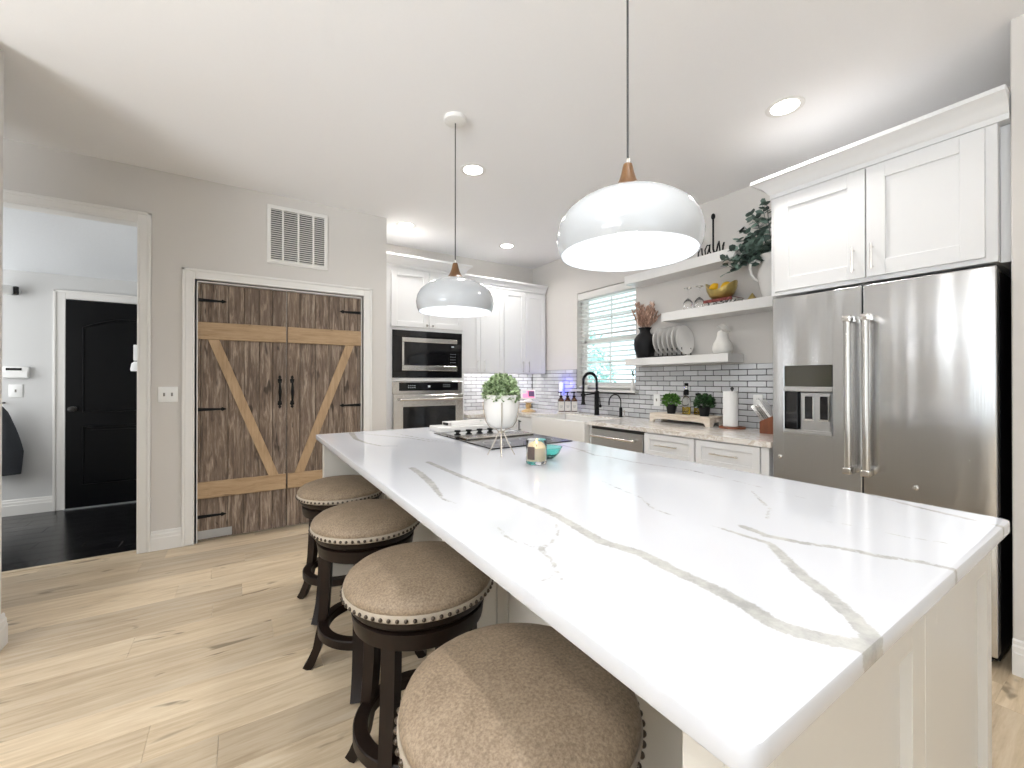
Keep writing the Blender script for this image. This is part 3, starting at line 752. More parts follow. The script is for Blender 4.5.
t = thing('built_in_oven', 'built-in stainless wall oven with black window, below the microwave', 'oven', ((AX0 + AX1) / 2, TY - .01, .53))
mb = MB(); mb.box(AX0 + .008, AX1 - .008, yf + .012, TY + .5, .53, 1.248); mb.box(AX0 - .004, AX1 + .004, yf, yf + .02, 1.118, 1.248, .003); build('body', mb, 'steel_warm', t)
mb = MB(); mb.box(AX0 + .065, AX1 - .045, yf - .004, yf + .002, 1.15, 1.236, .001); mb.mi = 1
for k in range(4):
    for r in range(2): mb.box(AX0 + .16 + k * .022, AX0 + .17 + k * .022, yf - .0046, yf - .0035, 1.18 + r * .02, 1.184 + r * .02); mb.box(AX0 + .55 + k * .022, AX0 + .56 + k * .022, yf - .0046, yf - .0035, 1.19 + r * .02, 1.194 + r * .02)
mb.box(AX0 + .375, AX0 + .40, yf - .0046, yf - .0035, 1.185, 1.205); build('control_panel', mb, ['blackgloss', 'display'], t)
mb = MB(); Z0, Z1 = .54, 1.108
mb.box(AX0 - .002, AX0 + .10, yf - .03, yf, Z0, Z1, .003); mb.box(AX1 - .085, AX1 + .002, yf - .03, yf, Z0, Z1, .003); mb.box(AX0 + .10, AX1 - .085, yf - .03, yf, .985, Z1, .003); mb.box(AX0 + .10, AX1 - .085, yf - .03, yf, Z0, .62, .003)
dr = build('door', mb, 'steel_warm', t)
mb = MB(); mb.box(AX0 + .10, AX1 - .085, yf - .028, yf - .004, .62, .985); build('window', mb, 'blackgloss', dr)
mb = MB(); mb.tube([(AX0 + .05, yf - .075, 1.062), (AX1 - .03, yf - .075, 1.062)], .013, 12)
for xx in (AX0 + .08, AX1 - .06): mb.box(xx - .012, xx + .012, yf - .07, yf - .028, 1.05, 1.074, .003)
build('handle', mb, 'steel_warm', dr)

# ------------------------------------------------------------------ upper cabinets on the back wall
UY = 4.49
for (x0, x1, xs, lab) in ((2.096, 2.752, 2.42, 'white upper cabinet with two doors, next to the oven tower'), (2.754, 3.405, 3.075, 'white upper cabinet with two doors, in the corner by the window')):
    t = thing('upper_cabinet', lab, 'cabinet', ((x0 + x1) / 2, UY, 1.345), 'upper cabinets on the back wall')
    mb = MB(); mb.box(x0, x1, UY, YB - .002, 1.345, 2.40, .001); build('carcass', mb, 'cab', t)
    for (a, b, hx) in ((x0 + .004, xs - .002, xs - .045), (xs + .002, x1 - .004, xs + .045)):
        mb = MB(); shaker(mb, 'y', UY - .02, a, b, 1.355, 2.388, .02, .058); dr = build('door', mb, 'cab', t)
        build('handle', pull('y', UY - .02, hx, 1.43, .14, True, .0045, .028), 'chrome', dr)
    mb = MB(); flare(mb, x0 + (.075 if x0 < 2.5 else 0), x1, UY - .01, YB - .002, ('-y',), CROWN(2.40, .105, .062)); build('crown_moulding', mb, 'cab', t)

# ------------------------------------------------------------------ base cabinets and perimeter worktop
CX = 2.765; BT = .841
def base_cab(y0, y1, lab, drawer=True, doors=2):
    t = thing('base_cabinet', lab, 'cabinet', (CX + .3, (y0 + y1) / 2, 0))
    mb = MB(); mb.box(CX, XW - .002, y0, y1, .09, BT, .001); mb.box(CX + .06, XW - .1, y0, y1, 0, .09); build('carcass', mb, 'cab', t)
    zt = BT - .008
    if drawer:
        mb = MB(); shaker(mb, 'x', CX - .02, y0 + .004, y1 - .004, .655, zt, .02, .045); dr = build('drawer', mb, 'cab', t)
        build('handle', pull('x', CX - .02, (y0 + y1) / 2 - .0, .752, .20, False, .005, .03), 'chrome', dr); zt = .648
    n = doors; w = (y1 - y0 - .008) / n
    for k in range(n):
        a = y0 + .004 + k * w; mb = MB(); shaker(mb, 'x', CX - .02, a + .0015, a + w - .0015, .10, zt, .02, .055); dr = build('door', mb, 'cab', t)
        build('handle', pull('x', CX - .02, a + (w - .04 if k == 0 and n > 1 else .04), zt - .1, .13, True, .005, .03), 'chrome', dr)
    return t
base_cab(1.385, 1.838, 'white drawer cabinet between the fridge and the next drawer cabinet', True, 1)
base_cab(1.842, 2.296, 'white drawer cabinet right beside the dishwasher', True, 1)
mb = MB(); mb.box(CX - .012, XW - .01, 1.335, 1.383, .09, BT, .002); mb.box(CX + .05, XW - .01, 1.335, 1.383, 0, .09); solo('filler_panel', mb, 'cab', 'narrow white filler strip between fridge and drawer cabinets', 'panel', (CX, 1.36, 0))
t = thing('sink_cabinet', 'white base cabinet carrying the apron sink', 'cabinet', (CX + .3, 3.375, 0))
mb = MB(); mb.box(CX, XW - .002, 2.92, 3.83, .09, .60); mb.box(CX, XW - .002, 2.92, 2.945, .60, BT); mb.box(CX, XW - .002, 3.805, 3.83, .60, BT); mb.box(CX + .06, XW - .1, 2.92, 3.83, 0, .09); build('carcass', mb, 'cab', t)
for (a, b) in ((2.925, 3.373), (3.377, 3.826)):
    mb = MB(); shaker(mb, 'x', CX - .02, a, b, .10, .595, .02, .055); build('door', mb, 'cab', t)
t = thing('corner_cabinet', 'narrow white base cabinet in the corner left of the sink', 'cabinet', (3.0, 4.2, 0))
mb = MB(); mb.box(CX, XW - .002, 3.835, 4.79, .09, BT); mb.box(CX + .06, XW - .1, 3.835, 4.79, 0, .09); build('carcass', mb, 'cab', t)
mb = MB(); shaker(mb, 'x', CX - .02, 3.84, 4.165, .10, BT - .008, .02, .05); dr = build('door', mb, 'cab', t)
build('handle', pull('x', CX - .02, 4.08, .73, .13, True, .006, .03), 'darksteel', dr)
t = thing('back_base_cabinet', 'white base cabinet under the back counter beside the oven tower', 'cabinet', (2.42, 4.5, 0))
mb = MB(); mb.box(2.096, CX - .004, 4.19, YB - .002, .09, BT); mb.box(2.096, CX - .004, 4.25, YB - .1, 0, .09); build('carcass', mb, 'cab', t)
for k in range(2):
    a = 2.1 + k * .33; mb = MB(); shaker(mb, 'y', 4.17, a, a + .325, .655, BT - .008, .02, .045); dr = build('drawer', mb, 'cab', t)
    build('handle', pull('y', 4.17, a + .162, .75, .13, False, .005, .03), 'chrome', dr)
    mb = MB(); shaker(mb, 'y', 4.17, a, a + .325, .10, .648, .02, .055); build('door', mb, 'cab', t)
mb = MB(); z0, z1, bv_ = BT, CT, .003
for (a, b, c, d) in ((2.735, XW - .0005, 1.318, 2.945), (3.19, XW - .0005, 2.945, 3.805), (2.735, XW - .0005, 3.805, 4.16), (2.093, XW - .0005, 4.16, YB - .0005)): mb.box(a, b, c, d, z0 + .0005, z1, .0)
solo('perimeter_countertop', mb, 'stone', 'taupe veined stone counter running along the tiled wall around the sink', 'countertop', (3.1, 3, BT), smooth=0)

# apron sink
t = thing('farmhouse_sink', 'white apron front sink below the window', 'sink', (2.95, 3.375, .62))
mb = MB(); a0, a1, x0, x1, zb, zt = 2.948, 3.802, 2.695, 3.188, .62, .866
mb.box(x0, x0 + .035, a0, a1, zb, zt, .008, 2); mb.box(x1 - .03, x1, a0, a1, zb, zt, .004); mb.box(x0 + .03, x1 - .03, a0, a0 + .03, zb, zt, .004); mb.box(x0 + .03, x1 - .03, a1 - .03, a1, zb, zt, .004); mb.box(x0 + .03, x1 - .03, a0 + .03, a1 - .03, zb, zb + .03)
build('basin', mb, 'porcelain', t)
mb = MB(); mb.cyl(2.96, 3.375, zb + .029, zb + .034, .045, 24); build('drain', mb, 'chrome', t)

# dishwasher
t = thing('dishwasher', 'stainless dishwasher with a long bar handle, under the stone counter', 'dishwasher', (CX, 2.607, 0))
mb = MB(); mb.box(CX, 3.33, 2.305, 2.915, .09, BT - .006); mb.box(CX + .05, 3.33, 2.305, 2.915, 0, .09); build('body', mb, 'darksteel', t)
mb = MB(); mb.box(CX - .025, CX, 2.304, 2.898, .10, BT - .03, .003); dr = build('door', mb, 'steel_h', t)
mb = MB(); mb.tube([(CX - .07, 2.35, .755), (CX - .07, 2.86, .755)], .011, 12)
for yy in (2.375, 2.835): mb.box(CX - .068, CX - .024, yy - .01, yy + .01, .746, .764, .002)
build('handle', mb, 'steel_warm', dr)
mb = MB(); mb.box(CX - .02, CX, 2.304, 2.898, BT - .028, BT - .008, .001); build('control_strip', mb, 'darksteel', t)

# faucets
bp = Vector((3.285, 3.39, CT))
t = thing('kitchen_faucet', 'tall matte black spring neck faucet behind the sink', 'faucet', bp)
mb = MB(); mb.lathe([(0, 0), (.030, 0), (.030, .006), (.026, .01), (.026, .26), (.022, .265), (0, .265)], bp.x, bp.y, bp.z, 20); build('column', mb, 'black', t)
arc = []
for k in range(25):
    a = PI * k / 24; arc.append((bp.x - .095 + .095 * math.cos(a), bp.y + .01 * k / 24, bp.z + .365 + .095 * math.sin(a)))
path = [(bp.x, bp.y, bp.z + .26), (bp.x, bp.y, bp.z + .31)] + arc + [(bp.x - .19, bp.y + .01, bp.z + .33), (bp.x - .19, bp.y + .01, bp.z + .27)]
mb = MB(); mb.tube(path, .009, 10); hose = build('hose', mb, 'black', t)
mb = MB(); pts = []; tot = 0; N = 900
V = [Vector(p) for p in path]; lens = [0]
for a, b in zip(V, V[1:]): lens.append(lens[-1] + (b - a).length)
def along(s):
    s *= lens[-1]
    for i in range(len(V) - 1):
        if s <= lens[i + 1] or i == len(V) - 2:
            f = (s - lens[i]) / (lens[i + 1] - lens[i]); return V[i].lerp(V[i + 1], f), (V[i + 1] - V[i]).normalized()
turns = 42
for k in range(turns * 10 + 1):
    s = k / (turns * 10); p, tg = along(s); yv = Vector((0, 1, 0)); u = (yv - tg * yv.dot(tg)).normalized(); w_ = tg.cross(u); a = 2 * PI * turns * s
    pts.append(p + (u * math.cos(a) + w_ * math.sin(a)) * .0145)
mb.tube(pts, .0032, 5); build('spring_coil', mb, 'black', t)
mb = MB(); hx, hy, hz_ = bp.x - .19, bp.y + .01, bp.z
mb.lathe([(0, .27), (.013, .27), (.015, .25), (.018, .235), (.018, .15), (.024, .13), (.026, .125), (.026, .118), (0, .118)], hx, hy, hz_, 18); build('spray_head', mb, 'black', t)
mb = MB(); mb.tube([(bp.x, bp.y, bp.z + .235), (bp.x - .06, bp.y, bp.z + .235), (hx + .03, hy, bp.z + .225)], .008, 8); mb.lathe([(.02, -.012), (.027, -.012), (.027, .012), (.02, .012), (.02, -.012)], hx, hy, bp.z + .225, 18); build('docking_arm', mb, 'black', t)
mb = MB(); mb.tube([(bp.x, bp.y - .02, bp.z + .10), (bp.x, bp.y - .06, bp.z + .10)], .015, 10); mb.tube([(bp.x, bp.y - .055, bp.z + .10), (bp.x - .01, bp.y - .06, bp.z + .13), (bp.x - .02, bp.y - .065, bp.z + .20)], [.007, .006, .004], 8); build('lever', mb, 'black', t)
bp = Vector((3.315, 3.07, CT))
t = thing('filter_tap', 'slim curved water filter tap with black base, right of the black faucet', 'faucet', bp)
mb = MB(); mb.lathe([(0, 0), (.022, 0), (.02, .01), (.017, .012), (.017, .09), (.010, .10), (0, .10)], bp.x, bp.y, bp.z, 16); build('base', mb, 'black', t)
mb = MB(); pts = [(bp.x, bp.y, bp.z + .09), (bp.x, bp.y, bp.z + .15)] + [(bp.x - .085 + .085 * math.cos(PI * k / 14), bp.y, bp.z + .16 + .075 * math.sin(PI * k / 14)) for k in range(15)] + [(bp.x - .17, bp.y, bp.z + .13)]; mb.tube(pts, .0065, 8); build('spout', mb, 'darksteel', t)
mb = MB(); mb.tube([(bp.x, bp.y - .015, bp.z + .06), (bp.x, bp.y - .05, bp.z + .065)], .005, 8); mb.tube([(bp.x, bp.y - .05, bp.z + .02), (bp.x, bp.y - .05, bp.z + .075)], .004, 8); build('lever', mb, 'chrome', t)

# ------------------------------------------------------------------ fridge and cabinet above it
FX = 2.73; FY0, FY1, FM = .395, 1.303, .861
t = thing('refrigerator', 'stainless french door refrigerator with two tall bar handles', 'refrigerator', (3.05, .85, 0))
mb = MB(); mb.box(FX + .075, 3.40, FY0 + .004, FY1 - .004, .02, 1.745, .003); mb.box(FX + .09, 3.3, FY0 + .03, FY1 - .03, 0, .02); mb.box(FX + .02, FX + .10, FM - .03, FM + .03, 1.735, 1.765, .004); build('body', mb, 'blackplastic', t)
def fdoor(name, y0, y1, z0, z1, hole=None):
    mb = MB()
    if not hole: mb.box(FX, FX + .07, y0, y1, z0, z1, .006, 3)
    else:
        a, b, c, d = hole
        mb.box(FX, FX + .07, y0, a, z0, z1, .004); mb.box(FX, FX + .07, b, y1, z0, z1, .004); mb.box(FX + .0005, FX + .07, a - .004, b + .004, z0 + .003, c); mb.box(FX + .0005, FX + .07, a - .004, b + .004, d, z1 - .003)
    return build(name, mb, 'steel', t)
def bar(y, z0, z1):
    mb = MB(); mb.tube([(FX - .058, y, z0 + .012), (FX - .058, y, z1 - .012)], .0165, 18)
    return mb
def fhandle(parent, y, z0, z1):
    hd = build('handle', bar(y, z0, z1), 'steel_warm', parent)
    return hd
dl = fdoor('door', FM + .003, FY1, .665, 1.755, (.995, 1.238, .955, 1.344))
drr = fdoor('door', FY0, FM - .003, .665, 1.755)
fz = fdoor('freezer_drawer', FY0, FY1, .06, .655)
for dd, yy in ((dl, .905), (drr, .829)):
    mb = bar(yy, .77, 1.595)
    build('handle', mb, 'steel_warm', dd)
    for zz in (.785, 1.58):
        mb = MB(); mb.box(FX - .078, FX + .001, yy - .019, yy + .019, zz - .017, zz + .017, .005, 2)
        build('handle_mount', mb, 'chrome', dd)
mb = MB(); mb.tube([(FX - .058, .50, .60), (FX - .058, 1.20, .60)], .0165, 14)
for yy in (.53, 1.17): mb.box(FX - .07, FX, yy - .015, yy + .015, .585, .615, .004)
build('handle', mb, 'steel_warm', fz)
mb = MB(); mb.box(FX + .001, FX + .02, .997, 1.236, 1.222, 1.342, .002); dp = build('dispenser_display', mb, 'smoked', t) if 'smoked' in M else None
M['smoked'] = plain('smoked display glass', (0.06, 0.058, 0.045, 1), 0.08)
if dp is None:
    mb2 = mb; dp = build('dispenser_display', mb2, 'smoked', t)
mb = MB(); yy0, yy1, zz0, zz1 = .999, 1.234, .958, 1.195
mb.box(FX - .003, FX + .012, .993, 1.24, 1.195, 1.222, .002); mb.box(FX - .006, FX + .012, .993, 1.24, .948, .962, .002)
mb.box(FX + .055, FX + .068, yy0, yy1, zz0, zz1); mb.box(FX + .03, FX + .06, yy0 + .012, 1.165, zz0, zz1 - .006, .004)
mb.box(FX + .002, FX + .06, yy0, 1.234, zz0, zz0 + .012)
dc = build('dispenser_recess', mb, 'steel_h', t)
mb = MB(); mb.box(FX + .01, FX + .06, 1.172, 1.236, zz0 + .012, zz1 - .004, .002); build('recess_shadow_wall', mb, 'blackgloss', dc)
for (a, b) in ((1.022, 1.062), (1.098, 1.138)):
    mb = MB(); mb.box(FX + .018, FX + .032, a, b, 1.035, 1.165, .004); pd = build('paddle', mb, 'blackgloss', t)
    mb = MB(); mb.box(FX + .014, FX + .026, a - .006, a, 1.03, 1.168, .002); mb.box(FX + .014, FX + .026, a - .006, b + .004, 1.026, 1.036, .002); build('paddle_frame', mb, 'chrome', pd)
for dd, (yy, zz) in ((dl, (1.262, .80)), (drr, (.655, .74))):
    mb = MB(); mb.lathe([(0, 0), (.011, 0), (.011, .004), (.006, .008), (0, .008)], 0, 0, 0, 16, Matrix.Translation((FX, yy, zz)) @ Matrix.Rotation(-PI / 2, 4, 'Y')); build('rivet', mb, 'chrome', dd)

GX, GY0, GY1 = 2.80, .40, 1.325
t = thing('fridge_cabinet', 'white two door cabinet with crown moulding above the refrigerator', 'cabinet', (3.1, .86, 1.79))
mb = MB(); mb.box(GX, XW - .002, GY0, GY1, 1.782, 2.405, .002); mb.box(GX - .002, XW - .002, GY1 - .002, GY1 + .016, 1.782, 2.405, .001); build('carcass', mb, 'cab', t)
for (a, b, hy) in ((.436, .858, .83), (.864, 1.316, .911)):
    mb = MB(); shaker(mb, 'x', GX - .02, a, b, 1.805, 2.385, .02, .078); dr = build('door', mb, 'cab', t)
    build('handle', pull('x', GX - .02, hy, 1.905, .135, True, .0055, .03), 'chrome', dr)
mb = MB(); flare(mb, GX - .005, XW - .002, GY0 - .035, GY1 + .014, ('-x', '+y'), CROWN(2.392, .118, .085)); build('crown_moulding', mb, 'cab', t)
mb = MB(); mb.box(GX + .05, XW - .002, .3635, GY0 - .001, 1.782, 2.39); build('filler_panel', mb, 'cab', t)

# ------------------------------------------------------------------ floating shelves
for (y0, y1, z0, z1, lab) in ((1.80, 2.915, 2.205, 2.29, 'topmost white floating shelf, up near the ceiling'), (1.345, 2.48, 1.79, 1.868, 'middle white floating shelf ending against the fridge cabinet'), (1.856, 2.905, 1.404, 1.472, 'lowest white floating shelf, just above the tiles')):
    mb = MB(); mb.box(3.2, XW - .0005, y0, y1, z0, z1, .002); solo('floating_shelf', mb, 'shelf', lab, 'shelf', (3.2, (y0 + y1) / 2, z0), 'white floating shelves', smooth=0)
S1, S2, S3 = 1.472, 1.868, 2.29

# low shelf
bp = Vector((3.30, 2.745, S1))
mb = MB(); mb.lathe([(0, 0), (.062, 0), (.070, .004), (.088, .05), (.102, .11), (.105, .15), (.098, .19), (.078, .222), (.056, .242), (.048, .258), (.050, .275), (.060, .290), (.064, .296), (.058, .297), (.045, .28), (.042, .26), (.06, .22), (.085, .15), (.06, .02), (0, .012)], bp.x, bp.y, bp.z, 36)
solo('vase', mb, 'blackvase', 'matte black vase holding dried grass on the lowest shelf', 'vase', bp, smooth=60)
t = thing('dried_grass_bouquet', 'brown dried grass plumes standing in the black vase', 'dried grass', bp + Vector((0, 0, .02)))
rg = random.Random(11); st, pl = MB(), MB()
for k in range(24):
    a = rg.uniform(0, 2 * PI); sp_ = rg.uniform(.02, .145); L = rg.uniform(.38, .53)
    p0 = bp + Vector((.02 * math.cos(a), .02 * math.sin(a), .03)); p1 = bp + Vector((.03 * math.cos(a), .03 * math.sin(a), .29)); p2 = bp + Vector((min(sp_ * math.cos(a), .085), sp_ * math.sin(a), L))
    st.tube([p0, p1, p1.lerp(p2, .6)], .0022, 5)
    d_ = (p2 - p1)
    for j in range(70):
        s = rg.random(); q = p1.lerp(p2, .05 + .95 * s); rr = .036 * math.sin(PI * (.12 + .85 * s))
        aa = rg.uniform(0, 2 * PI); dv = Vector((math.cos(aa), math.sin(aa), 1.3 + rg.random()))
        pl.leaf(q + Vector((math.cos(aa), math.sin(aa), 0)) * rr * .3, dv, (math.sin(aa), -math.cos(aa), .1), rg.uniform(.03, .05), .008, .1)
build('stems', st, 'pampas', t); build('plumes', pl, 'pampas', t, smooth=0)

t = thing('plate_rack', 'black wire plate rack holding white plates on the lowest shelf', 'plate rack', (3.30, 2.44, S1))
mb = MB()
PY = [2.315 + .049 * k for k in range(6)]
for xx in (3.235, 3.365): mb.box(xx - .006, xx + .006, 2.28, 2.615, S1, S1 + .012, .001)
for k in range(7):
    yy = 2.2925 + .049 * k
    for xx in (3.235, 3.365): mb.tube([(xx, yy, S1 + .006), (xx, yy, S1 + .075)], .0045, 6)
    mb.tube([(3.235, yy, S1 + .006), (3.365, yy, S1 + .006)], .004, 6)
build('rack_frame', mb, 'black', t)
def plate_mb():
    mb = MB(); R = .130
    mb.lathe([(0, 0), (.075, 0), (.085, .004), (.122, .016), (R, .019), (R, .022), (.12, .020), (.083, .009), (.072, .005), (0, .005)], 0, 0, 0, 40); return mb
lab_pl = ['first white plate in the rack, facing out at its right end', 'second white plate in the rack counting from the right end', 'third white plate in the rack counting from the right end', 'fourth white plate in the rack counting from the right end', 'fifth white plate in the rack counting from the right end', 'last white plate in the rack, touching the black vase side']
p0 = None
for k, yy in enumerate(PY):
    if p0 is None: p0 = solo('plate', plate_mb(), 'ceramic', lab_pl[0], 'plate', (0, 0, 0), 'white plates in the rack', 50); o = p0
    else: o = copy_tree(p0)
    o.location = (3.288, yy, S1 + .013 + .129); o.rotation_euler = (math.radians(84), 0, 0); o['label'] = lab_pl[k]

bp = Vector((3.30, 1.96, S1))
t = thing('ceramic_pear', 'white ceramic pear with a big leaf on the lowest shelf', 'ornament', bp)
mb = MB(); mb.lathe([(0, 0), (.050, 0), (.068, .010), (.077, .036), (.076, .062), (.066, .092), (.049, .122), (.041, .15), (.039, .172), (.031, .188), (.013, .195), (0, .195)], bp.x, bp.y, bp.z, 32); build('fruit_body', mb, 'matteceramic', t, smooth=60)
mb = MB(); mb.tube([(bp.x, bp.y, bp.z + .195), (bp.x - .005, bp.y + .01, bp.z + .215), (bp.x - .01, bp.y + .03, bp.z + .232)], [.01, .009, .012], 8); build('stalk', mb, 'matteceramic', t)
mb = MB(); b = bmesh.new(); rows = []
for i in range(9):
    s = i / 8; wdt = .025 * math.sin(PI * min(1, .04 + s * .94)) ** .7
    c = Vector((bp.x - .030 - .010 * math.sin(PI * s), bp.y + .012 - .090 * s, bp.z + .226 + .014 * math.sin(PI * s) - .060 * s))
    tz = .014 * PI * math.cos(PI * s) - .060; nv = Vector((0, -tz, -.090)).normalized()
    rows.append([b.verts.new(c + nv * wdt * j + Vector((-.010, 0, 0)) * (1 - j * j)) for j in (-1, -.5, 0, .5, 1)])
for a, c in zip(rows, rows[1:]):
    for k in range(4): b.faces.new((a[k], a[k + 1], c[k + 1], c[k]))
bmesh.ops.solidify(b, geom=b.faces[:], thickness=.006); mb._merge(b); build('leaf', mb, 'matteceramic', t, smooth=60)

# middle shelf
def wineglass():
    mb = MB(); t_ = .0012
    # upside down: bowl rim on the shelf, foot on top
    prof = [(.034, 0), (.040, .025), (.041, .045), (.036, .075), (.022, .095), (.006, .105), (.0045, .12), (.004, .185), (.008, .192), (.034, .196), (.034, .199), (0, .199)]
    inner = [(0, .098), (.020, .092), (.0345, .074), (.0395, .045), (.0385, .025), (.0328, 0)]
    mb.lathe(prof + inner[:0], 0, 0, 0, 28)
    mb.lathe(inner + [(.034, 0)], 0, 0, 0, 28); return mb
g0 = None
for k, (x, y, lab) in enumerate(((3.29, 2.268, 'stem glass turned upside down at the open end of the middle shelf'), (3.31, 2.172, 'stem glass turned upside down right beside the stacked books'))):
    if g0 is None: g0 = solo('wine_glass', wineglass(), 'glass', lab, 'glass', (0, 0, 0), 'upturned stem glasses', 60); o = g0
    else: o = copy_tree(g0)
    o.location = (x, y, S2); o['label'] = lab
def book(x0, x1, y0, y1, z0, z1, mat, lab):
    t = thing('book', lab, 'book', ((x0 + x1) / 2, (y0 + y1) / 2, z0), 'books on the middle shelf')
    mb = MB(); mb.box(x0, x1, y0, y1, z0, z0 + .003, .0005); mb.box(x0, x1, y0, y1, z1 - .003, z1, .0005); mb.box(x0, x0 + .003, y0, y1, z0, z1, .0005); build('cover', mb, mat, t)
    mb = MB(); mb.box(x0 + .003, x1 - .004, y0 + .004, y1 - .004, z0 + .003, z1 - .003); build('pages', mb, 'label', t)
book(3.215, 3.395, 1.80, 2.085, S2, S2 + .024, 'book_dark', 'black and white book at the bottom of the stack under the gold bowl')
book(3.220, 3.39, 1.835, 2.08, S2 + .0243, S2 + .050, 'book_red', 'dark red book lying directly under the gold bowl')
bp = Vector((3.305, 1.972, S2 + .0503))
mb = MB(); b = bmesh.new(); n = 48; rings = []
prof = [(.03, 0), (.055, .004), (.082, .025), (.100, .055), (.108, .09), (.102, .088), (.093, .056), (.075, .029), (.05, .011), (0.001, .008)]
for r, z in prof:
    ring_ = []
    for k in range(n):
        a = 2 * PI * k / n; lift = (.036 * math.cos(2 * a - PI) + .008 * math.sin(a)) * (z / .09) ** 1.5
        ring_.append(b.verts.new((bp.x + r * .92 * math.cos(a) * (1 if r < .09 else .95), bp.y + r * 1.18 * math.sin(a), bp.z + z * 1.22 + lift)))
    rings.append(ring_)
for a_, c_ in zip(rings, rings[1:]):
    for k in range(n): b.faces.new((a_[k], a_[(k + 1) % n], c_[(k + 1) % n], c_[k]))
b.faces.new(rings[0][::-1]); b.faces.new(rings[-1]); bmesh.ops.recalc_face_normals(b, faces=b.faces[:]); mb._merge(b)
solo('fruit_bowl', mb, 'gold', 'gold saddle shaped bowl of lemons on the stacked books', 'bowl', bp, smooth=60)
def lemon(p, rot, lab):
    mb = MB(); mb.lathe([(0, -.046), (.006, -.043), (.012, -.036), (.026, -.022), (.031, 0), (.027, .02), (.013, .035), (.006, .041), (0, .043)], 0, 0, 0, 20)
    o = solo('lemon', mb, 'lemon', lab, 'lemon', (0, 0, 0), 'lemons in the gold bowl', 60); o.location = p; o.rotation_euler = rot
lemon(bp + Vector((-.03, .048, .108)), (.9, .3, 0), 'yellow lemon at the left end of the gold bowl')
lemon(bp + Vector((-.02, -.055, .105)), (1.4, -.2, .4), 'yellow lemon at the right end of the gold bowl')
lemon(bp + Vector((-.005, .0, .062)), (1.2, .8, 1.2), 'yellow lemon lying low in the middle of the gold bowl')
mb = MB(); px, py = 3.27, 1.705; b = bmesh.new(); v = [b.verts.new(q) for q in ((px - .03, py - .03, S2), (px + .03, py - .03, S2), (px + .03, py + .03, S2), (px - .03, py + .03, S2), (px, py, S2 + .062))]
for f in ((0, 1, 4), (1, 2, 4), (2, 3, 4), (3, 0, 4), (3, 2, 1, 0)): b.faces.new([v[i] for i in f])
bmesh.ops.bevel(b, geom=b.edges[:], offset=.003, segments=2, affect='EDGES'); mb._merge(b); solo('pyramid_ornament', mb, 'gold', 'tiny golden pyramid beside the white pitcher', 'ornament', (px, py, S2))
bp = Vector((3.31, 1.582, S2))
t = thing('pitcher', 'white ceramic pitcher of eucalyptus, half hidden behind the fridge cabinet', 'pitcher', bp)
mb = MB(); mb.lathe([(0, 0), (.058, 0), (.064, .006), (.072, .05), (.088, .12), (.095, .17), (.092, .205), (.078, .24), (.066, .262), (.064, .285), (.076, .318), (.082, .325), (.076, .324), (.058, .286), (.060, .262), (.085, .2), (.06, .03), (0, .02)], bp.x, bp.y, bp.z, 36); build('body', mb, 'ceramic', t, smooth=60)
mb = MB(); hp = [Vector((bp.x - .045, bp.y + .06 + dy, bp.z + dz)) for dy, dz in ((.0, .275), (.035, .295), (.068, .285), (.078, .245), (.068, .195), (.045, .155), (.012, .135))]; mb.tube(hp, [.010, .011, .011, .011, .011, .010, .010], 10); build('handle', mb, 'ceramic', t, smooth=60)
t = thing('eucalyptus_bouquet', 'dark green eucalyptus sprays standing in the white pitcher', 'plant', bp + Vector((0, 0, .1)))
rg = random.Random(21); st, lf = MB(), MB()
tips = [(-.12, .31, .22), (-.08, .26, .34), (-.10, .20, .47), (-.07, .12, .66), (-.05, .05, .72), (-.10, .16, .56), (-.12, .23, .40), (-.13, .28, .28), (-.04, .20, .40), (-.14, .06, .60), (-.16, .10, .42), (-.12, -.02, .68), (-.15, .30, .33), (-.10, .14, .36)]
for (dx, dy, dz) in tips:
    A = bp + Vector((0, 0, .28)); Bp = bp + Vector((dx, dy, dz)); mid = A.lerp(Bp, .5) + Vector((0, 0, .06))
    pts = [bp + Vector((0, 0, .05)), A] + [A * (1 - s) ** 2 + mid * 2 * s * (1 - s) + Bp * s * s for s in (.2, .4, .6, .8, 1)]
    st.tube(pts, .0022, 5)
    for s in [.14 + .088 * j for j in range(10)]:
        q = A * (1 - s) ** 2 + mid * 2 * s * (1 - s) + Bp * s * s
        for sg in (1, -1):
            a = rg.uniform(0, 2 * PI); dv = Vector((-.6 * abs(math.cos(a)) * 1.0, math.sin(a) * sg, rg.uniform(-.5, .6)))
            lf.leaf(q, dv, (rg.uniform(-1, 0), rg.uniform(-.6, .6), rg.uniform(.1, 1)), rg.uniform(.05, .066), rg.uniform(.046, .06), .05)
build('stems', st, 'leaf_euc', t); build('leaves', lf, 'leaf_euc', t, smooth=0)

# top shelf script sign
t = thing('script_sign', 'small black lettered sign on the topmost shelf', 'sign', (3.27, 2.1, S3))
mb = MB(); sx = 3.27
mb.box(sx - .02, sx + .02, 1.905, 2.36, S3, S3 + .012, .001); build('sign_base', mb, 'darksteel', t)
def stroke(y0, pts, r=.006):
    mb = MB(); mb.tube([(sx, y0 - a, S3 + .012 + b) for a, b in pts], r, 6); build('letter', mb, 'black', t)
stroke(2.155, [(0, .0), (.003, .12), (.003, .165), (.0, .12), (.004, .04), (.02, .075), (.033, .07), (.036, .02), (.046, .004)])
stroke(2.095, [(.045, .075), (.022, .085), (.002, .05), (.006, .012), (.024, .01), (.042, .06), (.046, .085), (.043, .03), (.054, .006)])
stroke(2.030, [(.010, .30), (.010, .16), (.010, .04), (.018, .008), (.032, .010)], .0075)
stroke(1.992, [(.0, .01), (.014, .07), (.022, .09), (.026, .05), (.030, .012), (.016, .004)])
